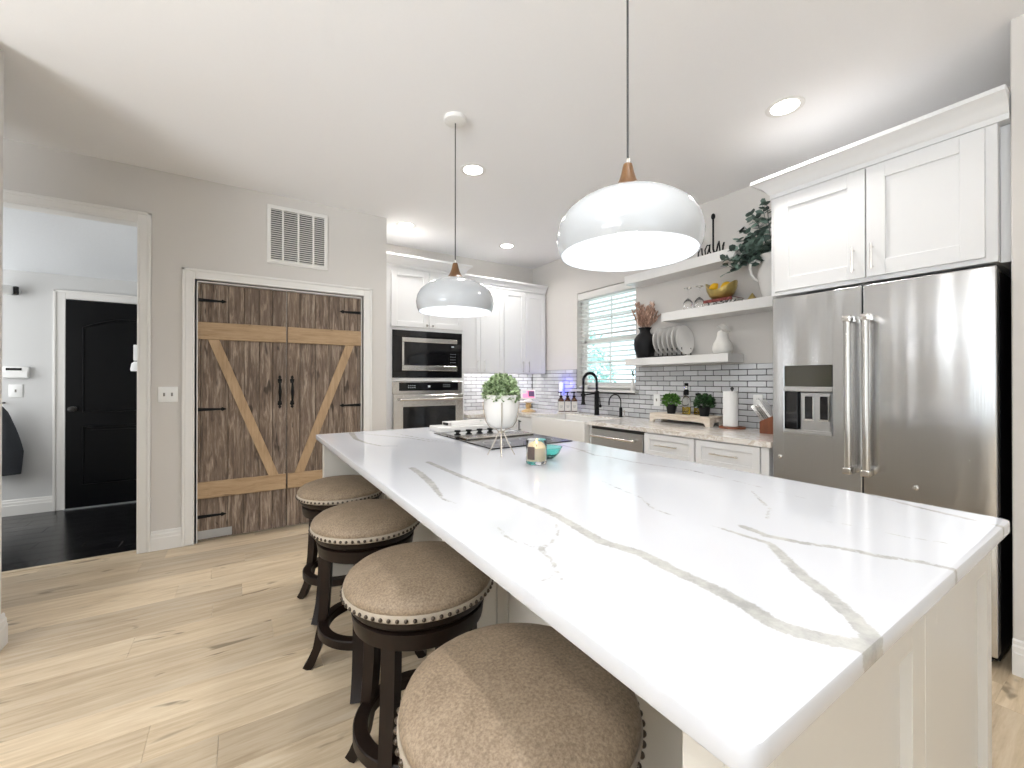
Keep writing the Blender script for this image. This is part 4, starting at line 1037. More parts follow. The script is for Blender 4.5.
mb = MB(); mb.ball((sx, 2.02, S3 + .32), .017, 8, 1.5); build('finial', mb, 'black', t)
stroke(1.94, [(0, .0), (.004, .03), (.004, .05), (.012, .07), (.006, .04)], .007)

# ------------------------------------------------------------------ counter things on the right wall
cx0, cy0, cx1, cy1 = 3.19, 2.005, 3.40, 2.60
t = thing('riser_board', 'whitewashed wooden footed riser on the stone counter', 'riser', ((cx0 + cx1) / 2, (cy0 + cy1) / 2, CT))
RT = CT + .082
mb = MB(); mb.box(cx0, cx1, cy0, cy1, RT - .018, RT, .003); build('top_board', mb, 'whitewash', t)
def apron_poly(a0, a1):
    L = a1 - a0; pts = [(a0, CT), (a0 + .035, CT), (a0 + .045, CT + .02)]
    for k in range(13):
        s = k / 12; pts.append((a0 + .05 + (L - .1) * s, CT + .024 + .014 * (1 - abs(2 * s - 1)) ** .5 * (1 if abs(2 * s - 1) > .25 else .55)))
    pts += [(a1 - .045, CT + .02), (a1 - .035, CT), (a1, CT), (a1, RT - .018), (a0, RT - .018)]; return pts
for xx in (cx0, cx1 - .016):
    mb = MB(); mb.prism(apron_poly(cy0, cy1), xx, xx + .016, lambda a, b, h: (h, a, b)); build('apron', mb, 'whitewash', t, smooth=0)
for yy in (cy0, cy1 - .016):
    mb = MB(); mb.prism(apron_poly(cx0 + .016, cx1 - .016), yy, yy + .016, lambda a, b, h: (a, h, b)); build('apron', mb, 'whitewash', t, smooth=0)
def herb(x, y, z, lab, mat, seed, R=.07, n=420):
    t = thing('potted_herb', lab, 'potted plant', (x, y, z), 'herbs on the riser')
    mb = MB(); mb.lathe([(0, 0), (.034, 0), (.046, .072), (.048, .078), (.048, .084), (.042, .084), (.040, .074), (0, .072)], x, y, z, 24); build('pot', mb, 'blackplastic', t)
    rg = random.Random(seed); mb = MB()
    for k in range(n):
        th = rg.uniform(0, 2 * PI); ph = math.acos(rg.uniform(-.35, 1)); rr = R * rg.uniform(.55, 1)
        d_ = Vector((math.sin(ph) * math.cos(th), math.sin(ph) * math.sin(th), math.cos(ph) * .95))
        mb.leaf(Vector((x, y, z + .105)) + d_ * rr, d_ + Vector((rg.uniform(-.7, .7), rg.uniform(-.7, .7), rg.uniform(-.3, .6))), (rg.uniform(-1, 1), rg.uniform(-1, 1), 1), .026, .018, .15)
    for k in range(14):
        th = rg.uniform(0, 2 * PI); mb.tube([(x, y, z + .07), (x + .03 * math.cos(th), y + .03 * math.sin(th), z + .13)], .002, 4)
    build('foliage', mb, mat, t, smooth=0)
herb(3.25, 2.41, RT, 'bright green herb in a black pot at the left of the riser', 'leaf_herb', 4)
herb(3.245, 2.085, RT, 'dark green herb in a black pot at the right of the riser', 'leaf_dark', 9, .075, 480)
def cruet(x, y, z, lab, h, tall):
    t = thing('oil_bottle', lab, 'bottle', (x, y, z), 'oil bottles on the riser')
    mb = MB(); mb.lathe([(0, 0), (.032, 0), (.036, .004), (.036, h), (.028, h + .025), (.014, h + .04), (.013, h + .055), (0, h + .055)], x, y, z, 24); build('glass_body', mb, 'glass', t)
    mb = MB(); mb.lathe([(0, .005), (.033, .005), (.033, h * .55), (0, h * .55)], x, y, z, 24); build('oil', mb, 'oil', t)
    mb = MB()
    if tall: mb.lathe([(0, h + .05), (.02, h + .05), (.022, h + .06), (.022, h + .09), (.012, h + .1), (0, h + .1)], x, y, z, 18)
    else: mb.lathe([(0, h + .05), (.012, h + .05), (.022, h + .06), (.022, h + .075), (0, h + .08)], x, y, z, 18)
    build('pourer', mb, 'black', t)
    if tall:
        mb = MB(); mb.lathe([(0, h + .1), (.011, h + .1), (.011, h + .13), (0, h + .13)], x, y, z, 16); build('collar', mb, 'chrome', t)
        mb = MB(); mb.lathe([(0, h + .13), (.017, h + .13), (.017, h + .155), (0, h + .156)], x, y, z, 16); build('cap', mb, 'black', t)
cruet(3.29, 2.285, RT, 'taller oil bottle with a black and silver pump top between the herbs', .12, True)
cruet(3.34, 2.205, RT, 'shorter oil bottle with a flat black stopper next to the dark herb', .11, False)

bp = Vector((3.285, 1.872, CT))
t = thing('paper_towel_holder', 'paper towel roll upright on a round wooden base, right of the riser', 'paper towel holder', bp)
mb = MB(); mb.lathe([(0, 0), (.096, 0), (.098, .004), (.096, .014), (0, .014)], bp.x, bp.y, bp.z, 36); build('base', mb, 'block', t)
mb = MB(); mb.cyl(bp.x, bp.y, bp.z + .014, bp.z + .31, .006, 10); mb.ball((bp.x, bp.y, bp.z + .315), .013, 8); build('post', mb, 'darksteel', t)
mb = MB(); mb.lathe([(.02, .016), (.043, .016), (.043, .294), (.02, .294), (.02, .016)], bp.x, bp.y, bp.z, 36)
mb.box(bp.x - .043, bp.x - .041, bp.y, bp.y + .05, bp.z + .016, bp.z + .294)
build('paper_roll', mb, 'paper', t)

bp = Vector((3.20, 1.535, CT))
t = thing('knife_block', 'brown wooden knife block beside the fridge', 'knife block', bp)
f = lambda a, b, h: (bp.x + h, bp.y + a, bp.z + b)
mb = MB(); mb.prism([(.055, 0), (.055, .085), (-.075, .15), (-.11, .09), (-.075, 0)], -.055, .055, f); build('block_body', mb, 'block', t, smooth=0)
ang = math.radians(28)
dv = Vector((0, math.cos(math.radians(54)), math.sin(math.radians(54))))
for r in range(2):
    for k in range(4):
        x = bp.x - .042 + k * .028; s = .12 + r * .40
        p = Vector((x, bp.y + .055 - .13 * s, bp.z + .085 + .065 * s)); L = .125 + .02 * r
        t2 = thing('knife', ['steel handled knife in the front row of the brown block, %s slot', 'white handled knife in the upper row of the brown block, %s slot'][r] % ['first from the left', 'second from the left', 'third from the left', 'fourth from the left'][k], 'knife', p, 'knives in the block')
        mb = MB(); mb.rectsweep([p - dv * .06, p + dv * .002], .0015, .016, (1, 0, 0)); build('blade', mb, 'chrome', t2)
        mb = MB(); mb.rectsweep([p, p + dv * L * .5, p + dv * L], [.011, .013, .012], [.017, .020, .022], (1, 0, 0)); build('handle', mb, 'whiteplastic' if r else 'chrome', t2, smooth=20)
        mb = MB()
        for s_ in (.3, .6):
            mb.ball(p + dv * L * s_ + Vector((-.0065, 0, 0)), .003, 5); mb.ball(p + dv * L * s_ + Vector((.0065, 0, 0)), .003, 5)
        build('rivets', mb, 'black', t2)

def outlet(name, ax, p, a, z, lab, w=.075, h=.118, kind='duplex', cat='outlet', mats='whiteplastic'):
    t = thing(name, lab, cat, (p, a, z) if ax == 'x' else (a, p, z))
    mb = MB(); pb(mb, ax, p, -.006, 0, a - w / 2, a + w / 2, z - h / 2, z + h / 2, .003, 2); build('plate', mb, mats, t)
    if kind == 'duplex':
        for dz in (-.024, .024):
            mb = MB(); pb(mb, ax, p, -.008, -.005, a - .016, a + .016, z + dz - .016, z + dz + .016, .002); sk = build('socket', mb, mats, t)
            mb = MB()
            for da in (-.006, .006): pb(mb, ax, p, -.0085, -.0075, a + da - .0012, a + da + .0012, z + dz - .004, z + dz + .006)
            build('slots', mb, 'ink', sk)
    else:
        n = 2 if kind == 'toggle2' else 1
        for k in range(n):
            aa = a + (k - (n - 1) / 2) * .046
            mb = MB(); pb(mb, ax, p, -.0068, -.005, aa - .006, aa + .006, z - .013, z + .013); pb(mb, ax, p, -.016, -.005, aa - .0035, aa + .0035, z + .0, z + .009, .001); build('toggle', mb, 'greyplastic' if 'greyplastic' in M else mats, t)
    return t
M['greyplastic'] = plain('grey beige plastic', srgb(150, 146, 140), 0.5)
outlet('wall_outlet', 'x', XW - .0125, 2.693, 1.067, 'white switch plate on the tiles left of the riser herbs', kind='toggle', cat='switch plate')
outlet('wall_outlet', 'x', XW - .0125, 1.735, 1.085, 'white outlet plate on the tiles behind the knives', kind='duplex')
outlet('light_switch', 'y', YW, -.466, 1.152, 'white double switch plate between the entry opening and the barn doors', .116, .116, 'toggle2', 'light switch')
outlet('light_switch', 'y', 5.80, -1.775, 1.16, 'white single switch plate under the entry keypad', .09, .12, 'toggle', 'light switch')

# soap bottles on a tray, pushed in the corner left of the window
def pt_depth(u, v, dep):
    d_ = ray(u, v); s, c = math.sin(math.radians(CAM_YAW)), math.cos(math.radians(CAM_YAW)); return d_ * (dep / (d_.x * s + d_.y * c)) + Vector((0, 0, CAM_H))
ra = Vector((math.cos(math.radians(-CAM_YAW)), math.sin(math.radians(-CAM_YAW)), 0))
tc = pt_depth(567.5, 412, 4.95); tc.z = CT
mb = MB(); Mt = Matrix.Translation(tc) @ Matrix.Rotation(math.radians(-CAM_YAW), 4, 'Z')
mb.box(-.125, .125, -.05, .05, 0, .012, .004, 2, Mt); solo('soap_tray', mb, 'ceramic', 'white tray under the amber soap bottles', 'tray', tc)
s0 = None
for k in range(3):
    p = tc + ra * (k - 1) * .077 + Vector((0, 0, .012))
    lab = ['amber pump bottle with white label, left on the soap tray', 'amber pump bottle with white label, middle of the soap tray', 'amber pump bottle with white label, right on the soap tray'][k]
    if s0 is None:
        t = s0 = thing('soap_bottle', lab, 'bottle', (0, 0, 0), 'amber soap bottles')
        mb = MB(); mb.box(-.034, .034, -.03, .03, 0, .145, .007, 2); mb.lathe([(.03, .143), (.026, .155), (.014, .165), (.014, .172), (0, .172)], n=18); build('bottle_body', mb, 'soap', t)
        mb = MB(); mb.box(-.033, .033, -.0312, -.0295, .012, .122, .0005); lb = build('label_sticker', mb, 'label', t)
        mb = MB(); mb.box(-.018, .018, -.0318, -.031, .066, .072); mb.box(-.012, .012, -.0318, -.031, .05, .054); build('print', mb, 'greyink', lb)
        mb = MB(); mb.lathe([(0, .17), (.018, .17), (.018, .19), (.006, .192), (.006, .22), (.014, .222), (.014, .236), (0, .237)], n=16); mb.tube([(0, 0, .229), (-.028, -.02, .229), (-.036, -.026, .221)], [.006, .005, .004], 8); build('pump', mb, 'black', t)
    else: t = copy_tree(s0)
    t.location = p; t.rotation_euler = (0, 0, math.radians(-CAM_YAW)); t['label'] = lab

# night light plugged in the corner (blue glow on the tiles)
t = thing('night_light', 'white plug-in night light glowing blue on the corner tiles', 'night light', (XW - .0125, 4.12, 1.12))
mb = MB(); mb.box(XW - .062, XW - .0125, 4.09, 4.15, 1.05, 1.235, .014, 3); build('housing', mb, 'whiteplastic', t)
mb = MB(); mb.box(XW - .052, XW - .022, 4.082, 4.0905, 1.075, 1.215, .003); build('lit_panel', mb, 'blue_on', t)
pl_ = bpy.data.lights.new('night_light_glow', 'POINT'); pl_.energy = 1.3; pl_.color = (.10, .10, 1); pl_.shadow_soft_size = .02
po = bpy.data.objects.new('night_light_glow', pl_); C.objects.link(po); po.location = (XW - .09, 4.05, 1.20)

# smart display on a cake stand on the back counter
p = on_z(528, 408, CT); p = pt_depth(528.5, 409, 5.12); p.z = CT
t = thing('pedestal_stand', 'pale turned wood cake stand on the back counter', 'cake stand', p)
mb = MB(); mb.lathe([(0, 0), (.085, 0), (.088, .006), (.080, .016), (.05, .026), (.03, .036), (.026, .05), (.034, .062), (.038, .075), (.030, .088), (.028, .10), (.05, .112), (.06, .118), (0, .118)], p.x, p.y, p.z, 32); build('pedestal', mb, 'paleoak', t)
mb = MB(); mb.lathe([(0, .118), (.125, .118), (.13, .122), (.13, .128), (.122, .132), (0, .132)], p.x, p.y, p.z, 40); build('top_disc', mb, 'ceramic', t)
q = p + Vector((0, 0, .132)); Mq = Matrix.Translation(q) @ Matrix.Rotation(math.radians(-CAM_YAW + 8), 4, 'Z')
t = thing('smart_display', 'small white screen showing a pink picture, on the cake stand', 'display', q)
Mt2 = Mq @ Matrix.Rotation(math.radians(-14), 4, 'X')
mb = MB(); mb.box(-.092, .092, -.012, .012, .018, .138, .008, 3, Mt2); build('bezel', mb, 'whiteplastic', t)
mb = MB(); mb.box(-.072, .072, -.0135, -.0118, .034, .124, 0, 1, Mt2); mb.mi = 1; mb.box(.0, .072, -.0138, -.0134, .05, .118, 0, 1, Mt2); mb.mi = 2; mb.box(-.072, -.02, -.0138, -.0134, .085, .124, 0, 1, Mt2); build('screen', mb, ['screen_pink', 'screen_dark', 'display'], t)
mb = MB(); mb.lathe([(0, 0), (.05, 0), (.055, .006), (.03, .02), (0, .022)], 0, .02, 0, 20, Mq); mb.box(-.03, .03, .01, .03, .0, .06, .006, 2, Mq); build('foot', mb, 'whiteplastic', t)

# window sill things
mb = MB(); bp = Vector((3.395, 3.70, 1.152)); mb.lathe([(0, 0), (.02, 0), (.023, .004), (.036, .022), (.043, .045), (.044, .054), (.041, .054), (.033, .022), (0, .010)], bp.x, bp.y, bp.z, 28); solo('bowl', mb, 'ceramic', 'white bowl on the window sill behind the black faucet', 'bowl', bp, smooth=60)
bp = Vector((3.40, 2.985, 1.152)); t = thing('bud_vase', 'slim white bud vase with a green sprig, at the right end of the sill', 'vase', bp)
mb = MB(); mb.lathe([(0, 0), (.026, 0), (.029, .006), (.027, .04), (.018, .08), (.011, .11), (.012, .125), (.009, .125), (.008, .11), (0, .1)], bp.x, bp.y, bp.z, 24); build('body', mb, 'ceramic', t, smooth=60)
mb = MB(); rg = random.Random(2); mb.tube([bp + Vector((0, 0, .1)), bp + Vector((-.004, -.004, .2))], .002, 5)
for k in range(26):
    a = rg.uniform(0, 2 * PI); mb.leaf(bp + Vector((-.004, -.004, .14 + .0025 * k)), (math.cos(a), math.sin(a), .8), (0, 0, 1), .03, .012)
build('sprig', mb, 'leaf_dark', t, smooth=0)

# blind in the window recess
t = thing('window_blind', 'white horizontal slat blind lowered in the sink window', 'blind', (3.455, 3.42, 2.3))
a, b = WY0 + .012, WY1 - .012
mb = MB(); mb.box(3.428, 3.445, a - .006, b + .006, 2.222, 2.303, .004, 2); mb.box(3.445, 3.49, a, b, 2.25, 2.303); build('valance', mb, 'trim', t)
z = 2.205
while z > 1.225:
    mb = MB(); b2 = bmesh.new()
    for (x0, z0, x1, z1) in ((3.442, z - .002, 3.466, z + .0025), (3.466, z + .0025, 3.490, z - .0005)):
        pass
    mb.prism([(3.442, z + .0045), (3.454, z + .0040), (3.466, z + .0015), (3.478, z - .0022), (3.490, z - .0075), (3.490, z - .0045), (3.478, z + .0008), (3.466, z + .0045), (3.454, z + .0070), (3.442, z + .0075)], a, b, lambda p, q, h: (p, h, q)); build('slat', mb, 'trim', t)
    z -= .052
mb = MB(); mb.box(3.44, 3.492, a, b, 1.172, 1.192, .004, 2); build('bottom_rail', mb, 'trim', t)
mb = MB()
for yy in (a + .12, (a + b) / 2, b - .12):
    for xx in (3.443, 3.489): mb.tube([(xx, yy, 1.19), (xx, yy, 2.25)], .0012, 4)
build('ladder_cords', mb, 'trim', t)

# ------------------------------------------------------------------ things on the island
t = thing('cooktop', 'black glass cooktop with four knobs set into the island slab', 'cooktop', (1.297, 2.17, IZ))
KX0, KX1, KY0, KY1 = 1.036, 1.56, 1.80, 2.545
mb = MB(); mb.box(KX0, KX1, KY0, KY1, IZ, IZ + .006, .002); build('glass_top', mb, 'blackgloss', t)
mb = MB(); mb.box(KX0 + .035, KX1 - .035, 2.31, 2.47, IZ + .006, IZ + .009, .001); build('control_strip', mb, 'steel_h', t)
for k in range(4):
    x = 1.105 + k * .076; mb = MB(); mb.lathe([(0, 0), (.021, 0), (.019, .006), (.012, .010), (.011, .016), (.019, .020), (.019, .030), (0, .031)], x, 2.335, IZ + .009, 18); kb = build('knob', mb, 'black', t)
mb = MB(); mb.box(KX0 + .03, KX1 - .03, 2.13, 2.235, IZ + .006, IZ + .016, .003)
for k in range(22): mb.box(KX0 + .05 + k * .02, KX0 + .06 + k * .02, 2.14, 2.225, IZ + .016, IZ + .0175)
build('vent_grille', mb, 'steel_warm', t)
for (xx, yy, r) in ((1.16, 1.96, .075), (1.42, 1.96, .095)):
    mb = MB(); mb.lathe([(r - .004, .006), (r, .006), (r, .0066), (r - .004, .0066), (r - .004, .006)], xx, yy, IZ, 40); build('burner_ring', mb, 'kick', t)
# white boards stacked beyond the cooktop
mb = MB(); mb.box(1.085, 1.62, 2.555, 2.745, IZ, IZ + .034, .006, 2); solo('serving_board', mb, 'ceramic', 'thick white board lying behind the cooktop knobs', 'board', (1.35, 2.65, IZ))
t = thing('serving_tray', 'small white tray with dark handles on top of the thick white board', 'tray', (1.30, 2.65, IZ + .034))
mb = MB(); mb.box(1.17, 1.47, 2.58, 2.72, IZ + .0345, IZ + .040, .002)
for q in ((1.17, 1.47, 2.58, 2.588), (1.17, 1.47, 2.712, 2.72), (1.17, 1.178, 2.58, 2.72), (1.462, 1.47, 2.58, 2.72)): mb.box(*q, IZ + .038, IZ + .058, .002)
build('tray_body', mb, 'ceramic', t)
for xx in (1.165, 1.475):
    mb = MB(); mb.box(xx - .006, xx + .006, 2.615, 2.685, IZ + .040, IZ + .056, .003); build('handle', mb, 'black', t)

bp = Vector((.997, 1.645, IZ))
t = thing('planter', 'white pot of leafy greenery on thin metal legs, on the island', 'potted plant', bp)
mb = MB(); mb.lathe([(0, .125), (.03, .126), (.050, .136), (.064, .157), (.073, .19), (.078, .23), (.0795, .274), (.077, .277), (.075, .272), (.07, .24), (0, .235)], bp.x, bp.y, bp.z, 40); build('pot', mb, 'ceramic', t, smooth=60)
mb = MB()
for k in range(4):
    a = math.radians(-122.7 + 90 * k + 4)
    P = lambda r, z: (bp.x + r * math.cos(a), bp.y + r * math.sin(a), bp.z + z)
    mb.tube([P(.083, .245), P(.079, .195), P(.069, .156), P(.053, .130), P(.020, .117), P(.012, .106), P(.030, .062), P(.062, .002)], .0027, 6)
mb.lathe([(0, .103), (.014, .103), (.014, .112), (0, .112)], bp.x, bp.y, bp.z, 12); build('wire_stand', mb, 'brass', t)
rg = random.Random(5); mb = MB(); cz = bp.z + .276
for k in range(1500):
    th = rg.uniform(0, 2 * PI); ph = math.acos(rg.uniform(-.25, 1)); rr = .086 * rg.uniform(.62, 1) ** .6
    d_ = Vector((math.sin(ph) * math.cos(th), math.sin(ph) * math.sin(th), math.cos(ph)))
    q = Vector((bp.x, bp.y, cz)) + Vector((d_.x * rr * .92, d_.y * rr * .92, d_.z * rr * 1.05))
    mb.leaf(q, d_ + Vector((rg.uniform(-1, 1), rg.uniform(-1, 1), rg.uniform(-.6, 1))), (rg.uniform(-1, 1), rg.uniform(-1, 1), 1), rg.uniform(.014, .022), rg.uniform(.009, .014), .15)
for k in range(40):
    th = rg.uniform(0, 2 * PI); r_ = rg.uniform(.01, .06); mb.tube([(bp.x, bp.y, bp.z + .24), (bp.x + r_ * math.cos(th), bp.y + r_ * math.sin(th), bp.z + .31)], .0015, 4)
build('foliage', mb, 'leaf_boxwood', t, smooth=0)

bp = Vector((1.022, 1.405, IZ))
t = thing('candle', 'lit yellow candle in a clear glass with a brown label, on the island', 'candle', bp)
mb = MB(); mb.lathe([(0, 0), (.040, 0), (.0435, .004), (.0435, .098), (.0415, .099), (.0405, .098), (.0405, .014), (0, .014)], bp.x, bp.y, bp.z, 40); build('glass_jar', mb, 'glass', t, smooth=50)
mb = MB(); mb.lathe([(0, .0145), (.0395, .0145), (.0395, .068), (.03, .066), (0, .065)], bp.x, bp.y, bp.z, 40); build('wax', mb, 'wax', t)
mb = MB(); b = bmesh.new(); n = 12; V0 = []
for z in (.022, .074): V0.append([b.verts.new((bp.x + .0442 * math.cos(math.radians(-182 + 46 * k / n)), bp.y + .0442 * math.sin(math.radians(-182 + 46 * k / n)), bp.z + z)) for k in range(n + 1)])
for k in range(n): b.faces.new((V0[0][k], V0[0][k + 1], V0[1][k + 1], V0[1][k]))
bmesh.ops.solidify(b, geom=b.faces[:], thickness=-.0006); mb._merge(b); build('label_sticker', mb, 'greywood', t)
mb = MB(); mb.lathe([(0, .066), (.0012, .066), (.0012, .074), (0, .074)], bp.x, bp.y, bp.z, 8); build('wick', mb, 'ink', t)
mb = MB(); mb.lathe([(0, .072), (.004, .076), (.006, .083), (.004, .093), (0, .103)], bp.x, bp.y, bp.z, 12); build('flame', mb, 'flame', t, smooth=60)
pl_ = bpy.data.lights.new('candle_glow', 'POINT'); pl_.energy = .25; pl_.color = (1, .6, .2); pl_.shadow_soft_size = .006
po = bpy.data.objects.new('candle_glow', pl_); C.objects.link(po); po.location = bp + Vector((0, 0, .086))
bp = Vector((1.139, 1.479, IZ)); mb = MB(); mb.lathe([(0, 0), (.024, 0), (.03, .004), (.05, .022), (.060, .044), (.064, .050), (.060, .050), (.046, .024), (.028, .009), (0, .007)], bp.x, bp.y, bp.z, 36)
solo('glass_bowl', mb, 'teal', 'small teal glass bowl behind the lit candle', 'bowl', bp, smooth=60)

# ------------------------------------------------------------------ pendants and recessed lights
def make_pendant():
    t = thing('pendant_light', 'x', 'pendant lamp', (0, 0, 0), 'white dome pendants over the island')
    mb = MB()
    out = [(.222, 0), (.231, .02), (.2365, .055), (.230, .092), (.212, .125), (.180, .153), (.135, .178), (.085, .196), (.060, .2015)]
    inn = [(.056, .1975), (.083, .192), (.133, .174), (.177, .149), (.208, .122), (.226, .091), (.2325, .055), (.227, .02), (.219, .001), (.222, 0)]
    mb.lathe(out + inn, n=72); build('shade', mb, 'shade_white', t, smooth=60)
    mb = MB(); mb.lathe([(0, .198), (.064, .2005), (.052, .2075), (.040, .219), (.029, .239), (.0215, .262), (.0165, .284), (.014, .292), (0, .293)], n=36); build('wood_cap', mb, 'walnut', t, smooth=50)
    mb = MB(); mb.lathe([(0, .294), (.006, .294), (.006, .31), (0, .31)], n=12); build('collar', mb, 'chrome', t)
    mb = MB(); mb.tube([(0, 0, .30), (0, 0, H - 1.662 - .02)], .0035, 8); build('cord', mb, 'cord', t)
    mb = MB(); mb.lathe([(0, -.03), (.05, -.028), (.066, -.022), (.070, -.012), (.070, 0), (0, 0)], 0, 0, H - 1.662, 36); build('canopy', mb, 'trim', t)
    mb = MB(); mb.lathe([(0, .20), (.018, .20), (.018, .15), (0, .15)], n=16); build('socket', mb, 'trim', t)
    mb = MB(); mb.ball((0, 0, .105), .045, 10, 1.05); build('bulb', mb, 'bulb_on', t, smooth=60)
    return t
pd0 = make_pendant()
for k, (x, y, lab) in enumerate(((1.046, .938, 'larger looking white dome pendant nearest the camera'), (1.066, 2.285, 'white dome pendant hanging farther off, over the cooktop end'))):
    o = pd0 if k == 0 else copy_tree(pd0)
    o.location = (x, y, 1.662); o.scale = (.968, .968, 1); o['label'] = lab
    d_ = bpy.data.lights.new('pendant_bulb_light', 'POINT'); d_.energy = 3; d_.shadow_soft_size = .05; d_.color = (1, .985, .97)
    lo = bpy.data.objects.new('pendant_bulb_light', d_); C.objects.link(lo); lo.location = (x, y, 1.672 + .045)
CANS = [(1.438, 2.774, 'recessed ceiling light just right of the far pendant cord', 12), (2.603, 1.173, 'recessed ceiling light in front of the fridge cabinet', 10), (1.382, 4.121, 'recessed ceiling light glowing over the oven tower', 11), (2.584, 4.132, 'recessed ceiling light in front of the corner upper cabinets', 9),
        (.62, .24, 'added unseen ceiling light straight above the near end of the island', 12), (-.9, .5, 'added unseen ceiling light over the walkway left of the stools', 8), (-.9, -1.4, 'added unseen ceiling light over the room behind, left row', 8)]  # unseen lights, added for brightness; the first follows the shadow edge on the stools
c0 = None
for k, (x, y, lab, pw) in enumerate(CANS):
    if c0 is None:
        t = c0 = thing('recessed_light', lab, 'ceiling light', (0, 0, 0), 'recessed ceiling lights')
        mb = MB(); mb.lathe([(.070, -.001), (.092, -.004), (.096, -.002), (.096, 0), (.070, 0)], n=40); build('trim_ring', mb, 'trim', t)
        mb = MB(); mb.lathe([(0, -.002), (.070, -.002), (.070, 0), (0, 0)], n=40); build('lens', mb, 'lamp_on', t)
    else: t = copy_tree(c0)
    t.location = (x, y, H); t['label'] = lab
    area('recessed_light_beam', (x, y, H - .012), (0, 0, -1), .135, .135, pw, (1, .975, .95), 'DISK', 150)

# ------------------------------------------------------------------ vent, entry things
t = thing('return_air_vent', 'white louvered air return grille on the wall above the barn doors', 'air vent', (.406, YW, 2.235))
x0, x1, z0, z1 = .172, .642, 2.235, 2.728
mb = MB(); fw = .03
for q in ((x0, x1, z0, z0 + fw), (x0, x1, z1 - fw, z1), (x0, x0 + fw, z0 + fw, z1 - fw), (x1 - fw, x1, z0 + fw, z1 - fw)): mb.box(q[0], q[1], YW - .012, YW, q[2], q[3], .003)
for q in ((x0 + .012, x1 - .012, z0 + .012, z0 + .034), (x0 + .012, x1 - .012, z1 - .034, z1 - .012)): mb.box(q[0], q[1], YW - .017, YW - .01, q[2], q[3], .002)
for k in range(1, 4): xx = x0 + (x1 - x0) * k / 4; mb.box(xx - .008, xx + .008, YW - .013, YW - .002, z0 + fw, z1 - fw, .002)
build('frame', mb, 'trim', t)
mb = MB(); mb.box(x0 + .02, x1 - .02, YW - .0015, YW - .0005, z0 + .02, z1 - .02); build('shade_backing', mb, 'gap', t)  # near-black sheet stands in for the shade behind the louvres
nl = 24
for c in range(4):
    mb = MB(); a, b = x0 + (x1 - x0) * c / 4, x0 + (x1 - x0) * (c + 1) / 4
    for k in range(nl):
        z = z0 + fw + (z1 - z0 - 2 * fw) * (k + .5) / nl
        mb.prism([(YW - .012, z - .006), (YW - .011, z - .007), (YW - .001, z + .005), (YW - .002, z + .006)], max(a, x0 + fw), min(b, x1 - fw), lambda p, q, h: (h, p, q))
    build('louvre_bank', mb, 'trim', t)

t = thing('alarm_keypad', 'white wall keypad with dark display in the entry', 'keypad', (-1.78, 5.80, 1.37))
x0, x1, z0, z1 = -1.86, -1.685, 1.278, 1.385
mb = MB(); mb.box(x0, x1, 5.772, 5.80, z0, z1, .006, 2); build('case', mb, 'whiteplastic', t)
mb = MB(); mb.box(x0 + .03, x1 - .045, 5.770, 5.773, z1 - .035, z1 - .012); build('screen', mb, 'blackgloss', t)
mb = MB(); mb.box(x0 + .006, x1 - .006, 5.766, 5.773, z0 + .006, z0 + .062, .003); build('flip_cover', mb, 'whiteplastic', t)
p = Vector((-1.78, 5.80, 2.085))
t = thing('security_camera', 'small white and black camera on a wall mount in the entry', 'security camera', p)
mb = MB(); mb.lathe([(0, 0), (.035, 0), (.035, .01), (.015, .018), (.010, .06), (0, .06)], 0, 0, 0, 20, Matrix.Translation(p) @ Matrix.Rotation(PI / 2, 4, 'X')); build('mount', mb, 'whiteplastic', t)
Mc = Matrix.Translation(p + Vector((-.05, -.085, .0))) @ Matrix.Rotation(math.radians(-150), 4, 'Z')
mb = MB(); mb.box(-.055, .085, -.042, .042, -.042, .042, .016, 3, Mc); build('body', mb, 'whiteplastic', t)
mb = MB(); mb.box(.085, .10, -.038, .038, -.038, .038, .006, 2, Mc); mb.cyl(0, 0, .0, .012, .024, 20, M=Mc @ Matrix.Translation((.098, 0, 0)) @ Matrix.Rotation(PI / 2, 4, 'Y')); mb.box(-.09, -.055, -.042, .042, -.04, .04, .010, 2, Mc); build('front_glass', mb, 'blackgloss', t)
p = Vector((-.905, 5.766, 1.47))
t = thing('door_chime_box', 'white plastic holder on the black entry door at the opening edge', 'holder', p)
mb = MB(); mb.box(p.x - .035, p.x + .035, 5.725, 5.766, 1.46, 1.625, .008, 2); build('case', mb, 'whiteplastic', t)
mb = MB(); mb.lathe([(0, 0), (.055, 0), (.06, .02), (.05, .08), (.03, .10), (0, .10)], p.x + .0, 5.735, 1.352, 20, None, 1, .5); build('cup', mb, 'whiteplastic', t)
mb = MB(); b = bmesh.new(); rows = []
for i in range(13):
    s = i / 12; z = 1.02 - .62 * s; wd_ = .02 + .13 * min(1, s * 1.5) ** .7 * (1 - .12 * s); row_ = []
    for j in range(17):
        a = 2 * PI * j / 17; rr = wd_ * (1 + .10 * math.sin(5 * a + 3 * s)); row_.append(b.verts.new((-1.845 + rr * math.cos(a), 5.70 + .55 * rr * math.sin(a) - .0, z)))
    rows.append(row_)
for a_, c_ in zip(rows, rows[1:]):
    for k in range(17): b.faces.new((a_[k], a_[(k + 1) % 17], c_[(k + 1) % 17], c_[k]))
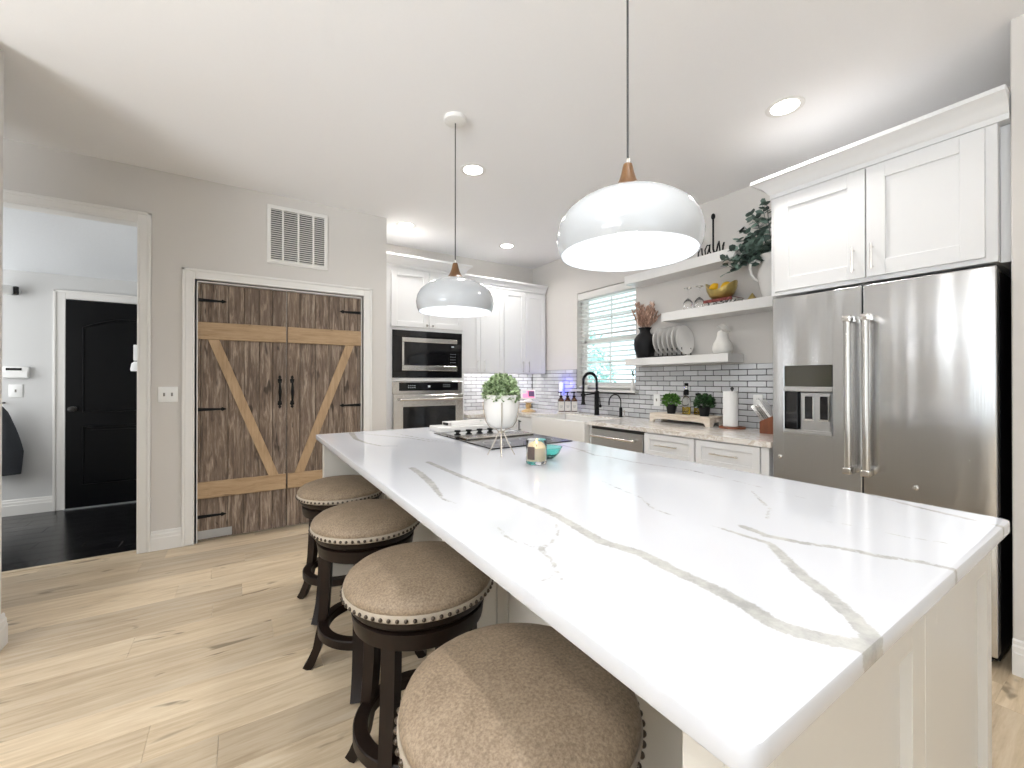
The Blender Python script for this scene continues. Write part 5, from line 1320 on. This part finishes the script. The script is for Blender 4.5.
b.faces.new(rows[0]); b.faces.new(rows[-1][::-1]); bmesh.ops.recalc_face_normals(b, faces=b.faces[:]); mb._merge(b)
t = thing('hanging_coat', 'dark grey coat hanging on a hook at the left edge of the entry', 'coat', (-1.845, 5.70, .4)); build('cloth', mb, 'coat', t, smooth=70)
mb = MB(); mb.tube([(-1.845, 5.80, 1.05), (-1.845, 5.72, 1.05), (-1.845, 5.69, 1.03), (-1.845, 5.70, 1.005)], .007, 8); solo('coat_hook', mb, 'black', 'black wall hook holding the dark coat in the entry', 'hook', (-1.845, 5.80, 1.05))

# ------------------------------------------------------------------ garden seen through the blind
mb = MB(); mb.box(3.7, 14, -3, 16, -.3, -.25); struct('ground_garden', mb, 'leaf_tree')
def tree(x, y, h, R, seed, lab):
    t = thing('tree', lab, 'tree', (x, y, -.25), 'trees outside the window')
    rg = random.Random(seed)
    mb = MB(); mb.tube([(x, y, -.25), (x + .05, y, h * .3), (x, y + .05, h * .6)], [.05, .04, .03], 8)
    for k in range(6):
        a = rg.uniform(0, 2 * PI); mb.tube([(x, y, h * .35 + .1 * k), (x + R * .6 * math.cos(a), y + R * .6 * math.sin(a), h * .5 + .2 * k)], [.025, .012], 6)
    build('trunk', mb, 'bark', t)
    mb = MB(); blobs = [(Vector((x, y, h * .55)) + Vector((rg.uniform(-.6, .6) * R, rg.uniform(-.7, .7) * R, rg.uniform(-.45, .5) * h * .6)), rg.uniform(.35, .6) * R) for _ in range(9)]
    for k in range(2600):
        c, r = rg.choice(blobs); d_ = Vector((rg.gauss(0, 1), rg.gauss(0, 1), rg.gauss(0, 1))).normalized(); mb.leaf(c + d_ * r * rg.uniform(.6, 1), d_ + Vector((rg.uniform(-1, 1), rg.uniform(-1, 1), rg.uniform(-1, 1))), (rg.uniform(-1, 1), rg.uniform(-1, 1), 1), rg.uniform(.10, .17), rg.uniform(.06, .1), .1)
    build('crown', mb, 'leaf_tree', t, smooth=0)
tree(7.2, 8.3, 2.4, 1.15, 31, 'leafy tree seen through the left half of the blind')
tree(7.9, 5.2, 2.1, 1.1, 32, 'leafy tree seen through the right half of the blind')
